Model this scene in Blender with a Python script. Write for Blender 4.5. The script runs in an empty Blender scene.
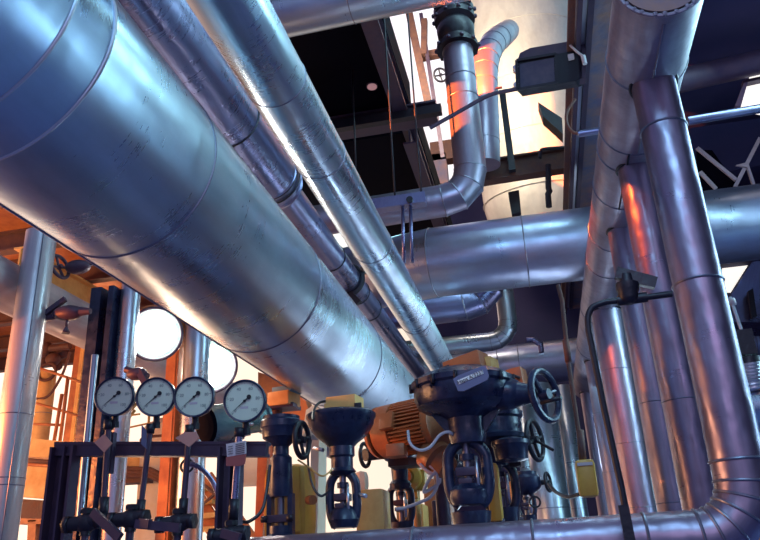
import bpy, bmesh, math, random
from mathutils import Vector as V, Matrix
random.seed(7)
S = bpy.context.scene
COL = S.collection
PI = math.pi
CAMZ = 1.6
# ------------------------------------------------------------------ camera
F, TH, PS, RO = 733.5, .38409, .19967, .04959
fw = V((-math.sin(PS)*math.cos(TH), math.cos(PS)*math.cos(TH), math.sin(TH)))
r0 = V((math.cos(PS), math.sin(PS), 0)); u0 = r0.cross(fw)
rt = math.cos(RO)*r0 - math.sin(RO)*u0
up = math.cos(RO)*u0 + math.sin(RO)*r0
CAM = V((0, 0, CAMZ))
cd = bpy.data.cameras.new('camera'); cam = bpy.data.objects.new('camera', cd); COL.objects.link(cam)
cd.sensor_width = 36; cd.lens = 36*F/760; cd.clip_end = 200
cam.matrix_world = Matrix(((rt.x, up.x, -fw.x, CAM.x), (rt.y, up.y, -fw.y, CAM.y), (rt.z, up.z, -fw.z, CAM.z), (0, 0, 0, 1)))
S.camera = cam
S.view_settings.view_transform = 'Standard'; S.view_settings.look = 'None'
S.view_settings.gamma = 1; S.view_settings.use_curve_mapping = False
S.view_settings.exposure = 0.22

def ray(px, py): return rt*((px-380)/F) - up*((py-270)/F) + fw
def at(px, py, Y):                       # a point of the plane y = Y seen at that place of the photograph
    d = ray(px, py); return CAM + d*(Y/d.y)
def sc(px, py, Y):                       # metres per pixel there
    return Y/ray(px, py).y/F
def W(x, y, z): return V((x, y, z+CAMZ))  # z counted from eye level

# ------------------------------------------------------------------ materials
def mat(name, col, rough=.5, metal=0., noise=0., nscale=6., bump=0., bscale=40., emit=None, estr=0., col2=None, spec=.5, uv=False, stretch=None, coat=0.):
    m = bpy.data.materials.new(name); m.use_nodes = True
    nt = m.node_tree; N = nt.nodes; L = nt.links
    b = N['Principled BSDF']
    b.inputs['Base Color'].default_value = (*col, 1); b.inputs['Roughness'].default_value = rough
    b.inputs['Metallic'].default_value = metal; b.inputs['Specular IOR Level'].default_value = spec
    b.inputs['Coat Weight'].default_value = coat
    tc = N.new('ShaderNodeTexCoord'); mp = N.new('ShaderNodeMapping')
    L.new(tc.outputs['UV' if uv else 'Object'], mp.inputs['Vector'])
    if stretch: mp.inputs['Scale'].default_value = stretch
    if noise or col2:
        n = N.new('ShaderNodeTexNoise'); n.inputs['Scale'].default_value = nscale; n.inputs['Detail'].default_value = 6
        n.inputs['Roughness'].default_value = .65
        L.new(mp.outputs[0], n.inputs['Vector'])
        if col2:
            r = N.new('ShaderNodeValToRGB'); r.color_ramp.elements[0].position = .38; r.color_ramp.elements[1].position = .68
            r.color_ramp.elements[0].color = (*col, 1); r.color_ramp.elements[1].color = (*col2, 1)
            L.new(n.outputs['Fac'], r.inputs['Fac']); L.new(r.outputs['Color'], b.inputs['Base Color'])
        if noise:
            mr = N.new('ShaderNodeMapRange'); mr.inputs['To Min'].default_value = max(.03, rough-noise); mr.inputs['To Max'].default_value = rough+noise
            mr.inputs['From Min'].default_value = .3; mr.inputs['From Max'].default_value = .7
            L.new(n.outputs['Fac'], mr.inputs['Value']); L.new(mr.outputs[0], b.inputs['Roughness'])
    if bump:
        n2 = N.new('ShaderNodeTexNoise'); n2.inputs['Scale'].default_value = bscale; n2.inputs['Detail'].default_value = 4
        L.new(mp.outputs[0], n2.inputs['Vector'])
        bp = N.new('ShaderNodeBump'); bp.inputs['Strength'].default_value = bump; bp.inputs['Distance'].default_value = .02
        L.new(n2.outputs['Fac'], bp.inputs['Height']); L.new(bp.outputs[0], b.inputs['Normal'])
    if emit:
        b.inputs['Emission Color'].default_value = (*emit, 1); b.inputs['Emission Strength'].default_value = estr
    return m

def cladding(name, col, rough, metal=.92, dent=.0, brush=.012, grime=.25, dirt=(.30, .27, .30), dscale=2.2, ring=60., aniso=0.):
    """sheet-metal jacket: UV.x runs round the pipe (0..1), UV.y along it in metres"""
    m = bpy.data.materials.new(name); m.use_nodes = True
    nt = m.node_tree; N = nt.nodes; L = nt.links; b = N['Principled BSDF']
    b.inputs['Metallic'].default_value = metal
    tc = N.new('ShaderNodeTexCoord')
    def noise(scale, vec, det=5, r=.6):
        n = N.new('ShaderNodeTexNoise'); n.inputs['Scale'].default_value = scale; n.inputs['Detail'].default_value = det
        n.inputs['Roughness'].default_value = r; L.new(vec, n.inputs['Vector']); return n.outputs['Fac']
    def mapped(src, s):
        mp = N.new('ShaderNodeMapping'); mp.inputs['Scale'].default_value = s; L.new(tc.outputs[src], mp.inputs['Vector']); return mp.outputs[0]
    big = noise(dscale, mapped('Object', (1, 1, 1)), 7, .65)
    fine = noise(1., mapped('UV', (2.5, ring, 1)), 3, .7)        # marks running round the pipe
    streak = noise(1., mapped('UV', (26, 1.6, 1)), 4, .6)        # streaks running along it
    ramp = N.new('ShaderNodeValToRGB'); e = ramp.color_ramp.elements
    e[0].position = .36; e[0].color = (*col, 1); e[1].position = .74; e[1].color = (*[c*(1-grime)+d*grime for c, d in zip(col, dirt)], 1)
    L.new(big, ramp.inputs['Fac'])
    mx = N.new('ShaderNodeMixRGB'); mx.blend_type = 'MULTIPLY'; mx.inputs['Fac'].default_value = .35
    L.new(ramp.outputs['Color'], mx.inputs['Color1'])
    r2 = N.new('ShaderNodeValToRGB'); r2.color_ramp.elements[0].position = .3; r2.color_ramp.elements[0].color = (.55, .55, .6, 1)
    r2.color_ramp.elements[1].position = .65; r2.color_ramp.elements[1].color = (1, 1, 1, 1)
    L.new(streak, r2.inputs['Fac']); L.new(r2.outputs['Color'], mx.inputs['Color2'])
    L.new(mx.outputs['Color'], b.inputs['Base Color'])
    add = N.new('ShaderNodeMath'); add.operation = 'MULTIPLY_ADD'; L.new(fine, add.inputs[0]); add.inputs[1].default_value = .35; L.new(big, add.inputs[2])
    mr = N.new('ShaderNodeMapRange'); mr.inputs['From Min'].default_value = .42; mr.inputs['From Max'].default_value = .92
    mr.inputs['To Min'].default_value = rough*.7; mr.inputs['To Max'].default_value = rough*1.45
    L.new(add.outputs[0], mr.inputs['Value']); L.new(mr.outputs[0], b.inputs['Roughness'])
    b1 = N.new('ShaderNodeBump'); b1.inputs['Strength'].default_value = brush; b1.inputs['Distance'].default_value = .004
    L.new(fine, b1.inputs['Height'])
    last = b1
    dn = noise(5.5, mapped('Object', (1, 1, .6)), 2, .5)
    b2 = N.new('ShaderNodeBump'); b2.inputs['Strength'].default_value = max(dent, .06); b2.inputs['Distance'].default_value = .05
    L.new(dn, b2.inputs['Height']); L.new(b1.outputs[0], b2.inputs['Normal']); last = b2
    L.new(last.outputs[0], b.inputs['Normal'])
    return m

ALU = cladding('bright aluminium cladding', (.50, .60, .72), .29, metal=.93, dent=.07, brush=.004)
ALU2 = cladding('smooth aluminium cladding', (.52, .62, .74), .27, metal=.93, dent=.04, brush=.008)
STAND = cladding('half lit old cladding', (.52, .50, .52), .36, metal=.55, dent=.04, brush=.02, grime=.5)
PALE = cladding('pale matt lagging', (.52, .42, .42), .5, metal=.3, dent=.05, brush=.02, grime=.5)
SLIM = cladding('slim pipe metal', (.50, .56, .64), .30, metal=.88, dent=.02, brush=.015, grime=.4)
DULLB = cladding('blue grey cladding', (.42, .46, .60), .32, metal=.85, dent=.10, grime=.4, dirt=(.30, .24, .34))
DULL = cladding('dull galvanised cladding', (.35, .31, .40), .36, metal=.82, dent=.18, grime=.45, dirt=(.22, .18, .24))
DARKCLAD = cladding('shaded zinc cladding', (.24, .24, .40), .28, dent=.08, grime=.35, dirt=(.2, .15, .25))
DENT = cladding('dented aluminium cladding', (.33, .28, .37), .33, metal=.85, dent=.4, grime=.5, dirt=(.28, .18, .22), dscale=3.)
WRAP = cladding('wrapped foil cladding', (.44, .40, .48), .42, metal=.6, dent=.25, brush=.3, grime=.8, dirt=(.20, .14, .18), ring=26.)
TANK = cladding('cream foil lagging', (.90, .84, .72), .5, metal=.15, dent=.4, brush=.3, grime=.5, dirt=(.55, .42, .32), dscale=.9, ring=6.)
SEAM = mat('joint seam metal', (.22, .22, .28), .4, .8)
SEAMB = mat('bright seam rib', (.6, .6, .66), .35, .9)
NAVY = mat('navy blue painted casting', (.008, .011, .038), .36, .1, noise=.15, nscale=9, bump=.25, bscale=18, col2=(.022, .034, .085), coat=.15)
BLACK = mat('black painted steel', (.016, .013, .022), .45, .2, noise=.12, bump=.2, bscale=30)
DARK = mat('dark violet steel', (.055, .035, .07), .5, .3, noise=.12, nscale=8, col2=(.09, .055, .08))
RUSTY = mat('brown rusted steel', (.10, .045, .04), .7, .1, noise=.15, nscale=10, col2=(.17, .075, .05), bump=.2)
ORANGE = mat('orange enamel', (.46, .15, .05), .45, 0, noise=.12, nscale=7, col2=(.34, .10, .035), bump=.1)
YELLOW = mat('yellow enamel', (.66, .36, .05), .42, 0, noise=.1, nscale=6, col2=(.55, .27, .04))
OCHRE = mat('ochre painted steel', (.82, .48, .15), .55, 0, noise=.15, nscale=5, col2=(.66, .32, .09))
ORSTEEL = mat('orange red oxide steel', (.50, .17, .05), .55, .1, noise=.15, nscale=6, col2=(.34, .10, .04))
GREEN = mat('grey green painted casing', (.16, .30, .30), .35, .3, noise=.15, nscale=9, col2=(.26, .40, .38), bump=.2)
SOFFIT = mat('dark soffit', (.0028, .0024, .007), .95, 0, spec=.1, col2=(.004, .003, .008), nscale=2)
CONC = mat('stained concrete', (.13, .12, .20), .85, 0, nscale=2.6, col2=(.32, .16, .12), bump=.5, bscale=9)
WALL = mat('dark blue wall', (.026, .026, .085), .8, 0, nscale=1.2, col2=(.04, .032, .10))
FLOOR = mat('blue bounce floor', (.07, .10, .26), .55, 0, nscale=1.3, col2=(.10, .12, .30), bump=.2)  # blue tint put in so the pipes reflect blue light from below
DIAL = mat('pale green gauge dial', (.74, .78, .58), .35, 0, noise=.05, nscale=4, col2=(.64, .70, .54))
FADED = mat('faded grey print', (.20, .24, .22), .5)
STRIP = mat('white label strip', (.92, .88, .84), .5)
INK = mat('black ink', (.01, .01, .012), .5)
GLASSF = mat('lamp front glass', (.07, .07, .11), .12, .1, nscale=5, col2=(.11, .10, .13))
WHITECARD = mat('pale tag card', (.62, .52, .52), .6, 0, nscale=9, col2=(.5, .42, .44))
PINKCARD = mat('salmon tag card', (.62, .28, .20), .6, 0, nscale=9, col2=(.5, .22, .18))
REDCARD = mat('dull red tag', (.34, .08, .07), .6)
GREYPL = mat('grey name plate', (.13, .14, .23), .4, .4)
GREYCABLE = mat('pale grey cable sheath', (.58, .56, .58), .5)
LENS = mat('lit lamp lens', (1, 1, 1), .3, emit=(1.0, .96, .84), estr=14.)
WINDOW = mat('daylight through pane', (.9, .9, .85), .4, emit=(1.0, .93, .84), estr=.95)
PINKLAMP = mat('recessed pink disc', (.62, .40, .42), .6, emit=(.9, .45, .45), estr=.25)
CREAMWALL = mat('cream wall paint', (.80, .70, .55), .7, 0, nscale=2, col2=(.7, .55, .38))

# ------------------------------------------------------------------ mesh builder
def frame_of(d):
    d = d.normalized(); h = V((0, 0, 1)) if abs(d.z) < .9 else V((0, 1, 0))
    a = h.cross(d).normalized(); return a, d.cross(a)
class MB:
    def __init__(s): s.v = []; s.f = []; s.uv = {}; s.sh = []
    def add(s, vs, fs, smooth=True, uvs=None):
        o = len(s.v); s.v += [V(p) for p in vs]
        for k, f in enumerate(fs):
            if uvs: s.uv[len(s.f)] = uvs[k]
            s.f.append([i+o for i in f]); s.sh.append(smooth)
        return s
    def box(s, c, d, M=None, bev=0.):
        c = V(c); hx, hy, hz = d[0]/2, d[1]/2, d[2]/2
        if bev:
            bm = bmesh.new(); bmesh.ops.create_cube(bm, size=1)
            for v in bm.verts: v.co = V((v.co.x*d[0], v.co.y*d[1], v.co.z*d[2]))
            bmesh.ops.bevel(bm, geom=bm.edges[:], offset=bev, segments=2, affect='EDGES', profile=.6)
            bm.verts.index_update()
            vs = [v.co.copy() for v in bm.verts]; fs = [[v.index for v in f.verts] for f in bm.faces]; bm.free()
        else:
            vs = [V((x, y, z)) for x in (-hx, hx) for y in (-hy, hy) for z in (-hz, hz)]
            fs = [(0, 1, 3, 2), (4, 6, 7, 5), (0, 4, 5, 1), (2, 3, 7, 6), (0, 2, 6, 4), (1, 5, 7, 3)]
        if M is not None: vs = [M @ v for v in vs]
        return s.add([c+v for v in vs], fs, bool(bev))
    def bar(s, p, q, w, h, upv=(0, 0, 1)):
        p, q = V(p), V(q); d = (q-p).normalized(); u = V(upv)
        if abs(d.dot(u)) > .95: u = V((0, 1, 0))
        a = d.cross(u).normalized(); b = a.cross(d)
        vs = [e + a*(sx*w/2) + b*(sy*h/2) for e in (p, q) for sx, sy in ((-1, -1), (1, -1), (1, 1), (-1, 1))]
        return s.add(vs, [(0, 1, 2, 3), (7, 6, 5, 4), (0, 4, 5, 1), (1, 5, 6, 2), (2, 6, 7, 3), (3, 7, 4, 0)], False)
    def ibeam(s, p, q, w, h, t=.02, upv=(0, 0, 1)):
        p, q = V(p), V(q); d = (q-p).normalized(); u = V(upv)
        if abs(d.dot(u)) > .95: u = V((0, 1, 0))
        a = d.cross(u).normalized(); b = a.cross(d)
        for sg in (-1, 1): s.bar(p+b*sg*(h/2-t/2), q+b*sg*(h/2-t/2), w, t, u)
        return s.bar(p, q, t, h-t*2, u)
    def cyl(s, p, q, r, r2=None, n=20, cap=True):
        return s.lathe([(0, r), ((V(q)-V(p)).length, r if r2 is None else r2)], p, V(q)-V(p), n, cap)
    def lathe(s, prof, o, ax=(0, 0, 1), n=28, cap=True, ref=None):
        o = V(o); ax = V(ax).normalized(); a, b = frame_of(ax)
        vs = []; fs = []; uvs = []
        for (h, r) in prof:
            vs += [o + ax*h + (a*math.cos(2*PI*k/n) + b*math.sin(2*PI*k/n))*max(r, 1e-4) for k in range(n)]
        for i in range(len(prof)-1):
            for k in range(n):
                k2 = (k+1) % n
                fs.append((i*n+k, i*n+k2, (i+1)*n+k2, (i+1)*n+k))
                uvs.append([(k/n, prof[i][0]), ((k+1)/n, prof[i][0]), ((k+1)/n, prof[i+1][0]), (k/n, prof[i+1][0])])
        s.add(vs, fs, True, uvs)
        if cap:
            m = len(s.v)-len(vs)
            s.f.append([m+k for k in range(n)][::-1]); s.sh.append(False)
            s.f.append([m+(len(prof)-1)*n+k for k in range(n)]); s.sh.append(False)
        return s
    def torus(s, c, ax, R, r, n=40, m=10):
        a, b = frame_of(V(ax)); c = V(c)
        return s.tube([c + (a*math.cos(2*PI*k/n)+b*math.sin(2*PI*k/n))*R for k in range(n)], r, m, closed=True)
    def tube(s, pts, r, n=10, closed=False, cap=True):
        pts = [V(p) for p in pts]; rings = rings_of(pts, r, n, closed)
        vs = [v for g in rings for v in g]; fs = []; uvs = []; k_ = len(rings); ln = 0
        for i in range(k_ if closed else k_-1):
            j = (i+1) % k_; l2 = ln+(pts[j]-pts[i]).length
            for k in range(n):
                k2 = (k+1) % n; fs.append((i*n+k, i*n+k2, j*n+k2, j*n+k))
                uvs.append([(k/n, ln), ((k+1)/n, ln), ((k+1)/n, l2), (k/n, l2)])
            ln = l2
        s.add(vs, fs, True, uvs)
        if cap and not closed:
            m = len(s.v)-len(vs)
            s.f.append([m+k for k in range(n)][::-1]); s.sh.append(False)
            s.f.append([m+(k_-1)*n+k for k in range(n)]); s.sh.append(False)
        return s
    def prism(s, poly, off):                 # polygon (3-D points) pushed along off
        n = len(poly); off = V(off); vs = [V(p) for p in poly] + [V(p)+off for p in poly]
        return s.add(vs, [list(range(n))[::-1], [n+i for i in range(n)]] + [[i, (i+1) % n, n+(i+1) % n, n+i] for i in range(n)], False)
    def ball(s, c, r, n=16, sq=(1, 1, 1)):
        c = V(c); vs = []; fs = []; m = n//2
        for i in range(m+1):
            t = PI*i/m
            for k in range(n):
                vs.append(c + V((r*sq[0]*math.sin(t)*math.cos(2*PI*k/n), r*sq[1]*math.sin(t)*math.sin(2*PI*k/n), r*sq[2]*math.cos(t))))
        for i in range(m):
            for k in range(n): fs.append((i*n+k, (i+1)*n+k, (i+1)*n+(k+1) % n, i*n+(k+1) % n))
        return s.add(vs, fs)
    def build(s, name, m, parent=None, label=None, sharp=35):
        o0 = V(parent['_o']) if parent is not None and '_o' in parent else V((0, 0, 0))
        me = bpy.data.meshes.new(name); me.from_pydata([v-o0 for v in s.v], [], s.f)
        uvl = me.uv_layers.new(name='UVMap')
        for p in me.polygons:
            p.use_smooth = s.sh[p.index]
            if p.index in s.uv:
                for li, c in zip(p.loop_indices, s.uv[p.index]): uvl.data[li].uv = c
        bm = bmesh.new(); bm.from_mesh(me)
        bmesh.ops.recalc_face_normals(bm, faces=bm.faces)
        for e in bm.edges:
            if len(e.link_faces) == 2 and e.calc_face_angle(0) > math.radians(sharp): e.smooth = False
        bm.to_mesh(me); bm.free()
        me.materials.append(m)
        o = bpy.data.objects.new(name, me); COL.objects.link(o)
        if parent is not None: o.parent = parent; o['_o'] = list(o0)
        if label: o['label'] = label
        return o
def rings_of(pts, r, n, closed=False):
    k_ = len(pts); out = []; a = None
    for i, p in enumerate(pts):
        d1 = (pts[i]-pts[i-1]).normalized() if (i > 0 or closed) else None
        d2 = (pts[(i+1) % k_]-pts[i]).normalized() if (i < k_-1 or closed) else None
        if d1 is None: d1 = d2
        if d2 is None: d2 = d1
        t = (d1+d2).normalized()
        if a is None: a, _ = frame_of(d1)
        a = (a - d1*a.dot(d1)).normalized(); b = d1.cross(a)
        rr = r[i] if isinstance(r, (list, tuple)) else r
        ring = []
        for k in range(n):
            q = (a*math.cos(2*PI*k/n)+b*math.sin(2*PI*k/n))*rr
            q = q - d1*(q.dot(t)/max(.25, d1.dot(t)))       # slide along d1 on to the mitre plane
            ring.append(p+q)
        out.append(ring)
        a = (a - d2*a.dot(d2)).normalized()
    return out
def spline(pts, n=8):
    P = [V(p) for p in pts]; P = [2*P[0]-P[1]]+P+[2*P[-1]-P[-2]]; out = []
    for i in range(1, len(P)-2):
        for k in range(n):
            t = k/n; a, b, c, d = P[i-1], P[i], P[i+1], P[i+2]
            out.append(.5*((2*b)+(c-a)*t+(2*a-5*b+4*c-d)*t*t+(3*b-a-3*c+d)*t**3))
    return out+[P[-2]]
def arc(p, q, r, c, n=6):
    """points turning the corner c between straight runs from p and to q with bend radius r"""
    p, q, c = V(p), V(q), V(c); d1 = (p-c).normalized(); d2 = (q-c).normalized()
    ang = d1.angle(d2); l = r/math.tan(ang/2); s_ = c+d1*l; e = c+d2*l
    ctr = c+(d1+d2).normalized()*(r/math.sin(ang/2)); a0 = s_-ctr; tot = PI-ang
    ax = a0.cross(e-ctr).normalized()
    return [ctr+Matrix.Rotation(tot*k/n, 3, ax) @ a0 for k in range(n+1)]

def T(name, label, cat, loc, group=None):
    o = bpy.data.objects.new(name, None); COL.objects.link(o); o.empty_display_size = .1
    o.location = V(loc); o['label'] = label; o['category'] = cat; o['_o'] = list(V(loc))
    if group: o['group'] = group
    return o
def tag(o, label, cat, group=None):
    o['label'] = label; o['category'] = cat
    if group: o['group'] = group
    return o
def struct(o): o['kind'] = 'structure'; return o
def pipe(name, label, pts, r, m=ALU, seams=(), ribs=(), n=48, group=None, cat='pipe', sm=SEAM, seam_r=None, sharp=3.0):
    """a lagged pipe: cladding along pts, joint bands at distances along it, seam ribs on chosen corners"""
    pts = [V(p) for p in pts]; root = T(name, label, cat, pts[0], group)
    b = MB(); b.tube(pts, r, n); b.build('cladding', m, root, sharp=min(sharp+8, 12))
    cum = [0]
    for i in range(len(pts)-1): cum.append(cum[-1]+(pts[i+1]-pts[i]).length)
    rad = lambda i: r[i] if isinstance(r, (list, tuple)) else r
    for sd in seams:
        i = max(k for k in range(len(pts)-1) if cum[k] <= max(0, sd)); d = (pts[i+1]-pts[i]).normalized()
        rr = rad(i); MB().torus(pts[i]+d*(sd-cum[i]), d, rr*1.002, (seam_r or max(.004, rr*.022)), 56, 8).build('joint_band', sm, root)
    rg = rings_of(pts, r, 56)
    for i in ribs:
        MB().tube(rg[i], (seam_r or max(.005, rad(i)*.03)), 8, closed=True).build('seam_rib', sm, root)
    return root

def text_mesh(name, body, size, m, parent, M, loc, ext=.0004):
    cu = bpy.data.curves.new(name, 'FONT'); cu.body = body; cu.size = size; cu.align_x = 'CENTER'; cu.align_y = 'CENTER'; cu.extrude = ext
    t_ = bpy.data.objects.new('tmp_text', cu); COL.objects.link(t_)
    me = bpy.data.meshes.new_from_object(t_.evaluated_get(bpy.context.evaluated_depsgraph_get())); bpy.data.objects.remove(t_); bpy.data.curves.remove(cu)
    me.name = name; me.materials.clear(); me.materials.append(m)
    for v in me.vertices: v.co = M @ v.co
    o = bpy.data.objects.new(name, me); COL.objects.link(o); o.parent = parent; o.location = V(loc); return o

# ------------------------------------------------------------------ the big lagged lines running away from us
MX, MZ = -1.717, 1.767
mp = [W(-1.86, -1.2, 1.93), W(-1.74, 1.68, 1.785), W(MX, 1.85, MZ), W(MX, 15, MZ)]
b = T('wide_insulated_pipe', 'widest silver lagged pipe, sweeping down across the photo from the top left corner', 'pipe', mp[0])
MB().tube(mp, .45, 72).build('cladding', ALU, b, sharp=6)
rg = rings_of(mp, .452, 72)
for i in (1, 2): MB().tube(rg[i], .006, 8, closed=True).build('seam_rib', SEAMB, b)
for y in (2.66, 4.30, 6.15, 8.2, 10.4): MB().torus(W(MX, y, MZ), (0, 1, 0), .4505, .0055, 72, 8).build('joint_band', SEAM, b)
MB().tube([W(MX-.2, 1.9, MZ-.405), W(MX-.2, 15, MZ-.405)], .006, 6).build('lengthwise_seam', SEAM, b)

PX, PZ = -1.165, 2.487
pipe('insulated_pipe', 'slimmer bright silver pipe running down to the orange box on the largest valve', [W(PX, 1.6, PZ), W(PX, 14, PZ)], .17, ALU2,
     seams=[1.95-.4, 3.95-1.6+.02, 5.1-1.6+.35, 7.55-1.6, 9.6-1.6], n=56)
CX, CZ = -2.06, 3.28
c = T('insulated_pipe', 'dark violet lagged pipe that narrows, between the widest pipe and the slimmer bright one', 'pipe', W(CX, 2.5, CZ))
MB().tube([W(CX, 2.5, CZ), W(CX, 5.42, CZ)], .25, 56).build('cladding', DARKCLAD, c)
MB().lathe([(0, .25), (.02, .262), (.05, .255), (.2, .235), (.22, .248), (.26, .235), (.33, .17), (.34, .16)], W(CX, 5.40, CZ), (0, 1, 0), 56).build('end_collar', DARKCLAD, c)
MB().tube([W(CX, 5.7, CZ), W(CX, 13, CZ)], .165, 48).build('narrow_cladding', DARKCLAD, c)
for y, r in ((4.52, .252), (5.42, .256), (5.50, .258), (7.4, .167), (8.6, .167), (9.3, .168)): MB().torus(W(CX, y, CZ), (0, 1, 0), r, .008, 56, 8).build('joint_band', BLACK, c)
# a hanger clamp on its narrow run
p = W(CX, 8.15, CZ)
k = T('pipe_clamp', 'black hanger clamp gripping the narrow run of the dark violet pipe', 'clamp', p)
MB().torus(p, (0, 1, 0), .185, .035, 40, 8).build('clamp_ring', BLACK, k)
MB().bar(p+V((.15, 0, .05)), p+V((.26, .02, .2)), .06, .08).bar(p+V((.02, 0, -.17)), p+V((.14, -.02, -.32)), .06, .07).build('clamp_lug', BLACK, k)
MB().cyl(p+V((.2, -.08, .1)), p+V((.2, .08, .1)), .025).build('bolt', RUSTY, k)

# header pipe with drops
KX, KZ, KR = .92, 2.80, .235
k = T('header_pipe', 'stained grey header pipe overhead at right, its blunt end facing us', 'pipe', W(KX, 3.2, KZ))
MB().tube([W(KX, 3.29, KZ), W(KX, 13.4, KZ)], KR, 56, cap=False).build('cladding', WRAP, k)
MB().lathe([(0, KR*.90), (.012, KR*.90), (.03, KR*.86)], W(KX, 3.28, KZ), (0, 1, 0), 48).build('end_plate', CONC, k)
bm_ = MB()
for q in range(26):
    a_ = 2*PI*q/26+.1*random.random(); bm_.ball(W(KX+math.cos(a_)*KR*.955, 3.29, KZ+math.sin(a_)*KR*.955), .012+.007*random.random(), 8)
bm_.torus(W(KX, 3.295, KZ), (0, 1, 0), KR*.97, .012, 48, 8); bm_.build('folded_rim', WRAP, k)
for y in (3.95, 4.7, 5.0, 5.6, 6.5, 7.2, 8.8, 10.5): MB().torus(W(KX, y, KZ), (0, 1, .12 if y < 5 else 0), KR*1.003, .007, 56, 8).build('joint_band', SEAM, k)
MB().tube([W(KX-.015, 3.36, KZ-KR-.001), W(KX-.015, 4.7, KZ-KR-.001)], .006, 6).build('lengthwise_seam', SEAM, k)
MB().tube([W(KX-.07, 4.72, KZ-KR+.01), W(KX-.07, 5.6, KZ-KR+.01)], .008, 6).build('lengthwise_seam', BLACK, k)

FX, FY, FR, BZ = .925, 3.95, .127, .058
cr = .24
bend = arc(W(FX, FY, 2), W(-3, FY, BZ), cr, W(FX, FY, BZ), 5)
pts = [W(FX, FY, 2.60)] + bend + [W(-3.4, FY, BZ-.01)]
L0 = 2.60-BZ-cr
f1 = pipe('down_pipe', 'nearest dented grey pipe dropping from the header and elbowing left along the photo bottom', pts, FR, DENT,
          seams=[.32, 1.28, L0-.10, L0+.62, L0+1.15, L0+1.75], ribs=[1, 2, 3, 4, 5, 6][0:6], group=None, seam_r=.0075)
MB().torus(W(FX, FY, 2.60), (0, .25, 1), FR*1.02, .014, 48, 8).build('saddle_gap', BLACK, f1)
for y, r, lab, ss in ((4.97, .127, 'second grey drop pipe from the right, just behind the dented nearest one', (1.05, 1.75, 2.45)),
                      (6.08, .127, 'third drop pipe from the right, with a long orange glint', (1.55, 2.3)),
                      (8.35, .165, 'fourth drop pipe from the right, crossed by the black bent conduit', (.75, 1.55, 2.2)),
                      (10.7, .15, 'fifth drop pipe from the right, far along the header', (.8, 1.6)),
                      (12.9, .15, 'farthest and thinnest looking drop pipe under the header', (1.0, 1.7))):
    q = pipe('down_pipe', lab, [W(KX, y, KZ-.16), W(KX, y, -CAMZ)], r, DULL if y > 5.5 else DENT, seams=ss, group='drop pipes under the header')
    MB().torus(W(KX, y, KZ-.21), (0, 0, 1), r*1.03, .012, 48, 8).build('saddle_gap', BLACK, q)
f1['group'] = 'drop pipes under the header'

# ------------------------------------------------------------------ lines crossing from side to side
pipe('insulated_pipe', 'silver lagged pipe crossing the very top edge of the photo', [W(-4.5, 6.28, 5.86), W(.35, 6.28, 5.95)], .3, ALU,
     seams=[3.05], group=None)
BY, BZ2 = 9.68, 4.0
bpts = [W(-4.2, 10.35, 4.02), W(-1.16, BY, BZ2), W(7.4, BY, BZ2)]
pipe('insulated_pipe', 'wide lagged duct crossing the middle from behind the bright pipe to the right edge', bpts, .5, DULLB, seams=[4.4, 5.7, 7.7, 9.2], ribs=[1], n=64, seam_r=.009)
pipe('insulated_pipe', 'far lagged pipe crossing level just above the largest valve', [W(-2.2, 14.2, 3.5), W(7.4, 14.2, 3.55)], .4, DULLB, seams=[1.2, 1.6, 2., 4.4, 6.2], n=48)
GX, GY = -.42, 7.9
ge = arc(W(-4, GY, 4.05), W(GX, GY, 7), .36, W(GX, GY, 4.05), 3)
g = pipe('insulated_pipe', 'lagged pipe that elbows from level up to a black flanged joint', [W(-4.2, GY, 3.98)] + ge + [W(GX, GY, 6.2)], .195, DULL,
         seams=[5.0, 5.3, 5.75], ribs=[1, 2, 3, 4], seam_r=.007)
fz = 6.2
j = T('expansion_joint', 'black bolted double flange joint at the top of the elbowed pipe', 'pipe joint', W(GX, GY, fz))
fb_ = MB().lathe([(0, .2), (0, .27), (.07, .27), (.07, .21), (.16, .2), (.22, .24), (.34, .25), (.42, .21), (.46, .27), (.54, .27), (.54, .22), (.58, .27), (.66, .27), (.66, .2)], W(GX, GY, fz), (0, 0, 1), 40).build('flange_body', BLACK, j)
for zz in (.035, .50, .62):
    for q in range(10):
        a_ = 2*PI*q/10
        MB().cyl(W(GX+.275*math.cos(a_), GY+.275*math.sin(a_), fz+zz-.018), W(GX+.275*math.cos(a_), GY+.275*math.sin(a_), fz+zz+.018), .026, n=8).build('bolt', DARK, fb_)
tag(MB().cyl(W(GX, GY, fz+.66), W(GX, GY, 7.3), .175, n=40).build('pipe_stub', ALU2), 'short pale pipe stub rising out of the black flanged joint', 'pipe')
# orange glowing elbow pipe behind
pts = spline([at(486, 165, 10), at(485, 120, 10), at(484, 84, 10), at(486, 60, 10.15), at(493, 44, 10.5), at(503, 35, 11.2), at(508, 31, 12.2)], 2)
pipe('insulated_pipe', 'slender elbowed pipe glowing orange in front of the cream tank', pts, .22, DULL, ribs=[4, 5, 6, 7, 8, 9], seams=[.4], n=40)
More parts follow.
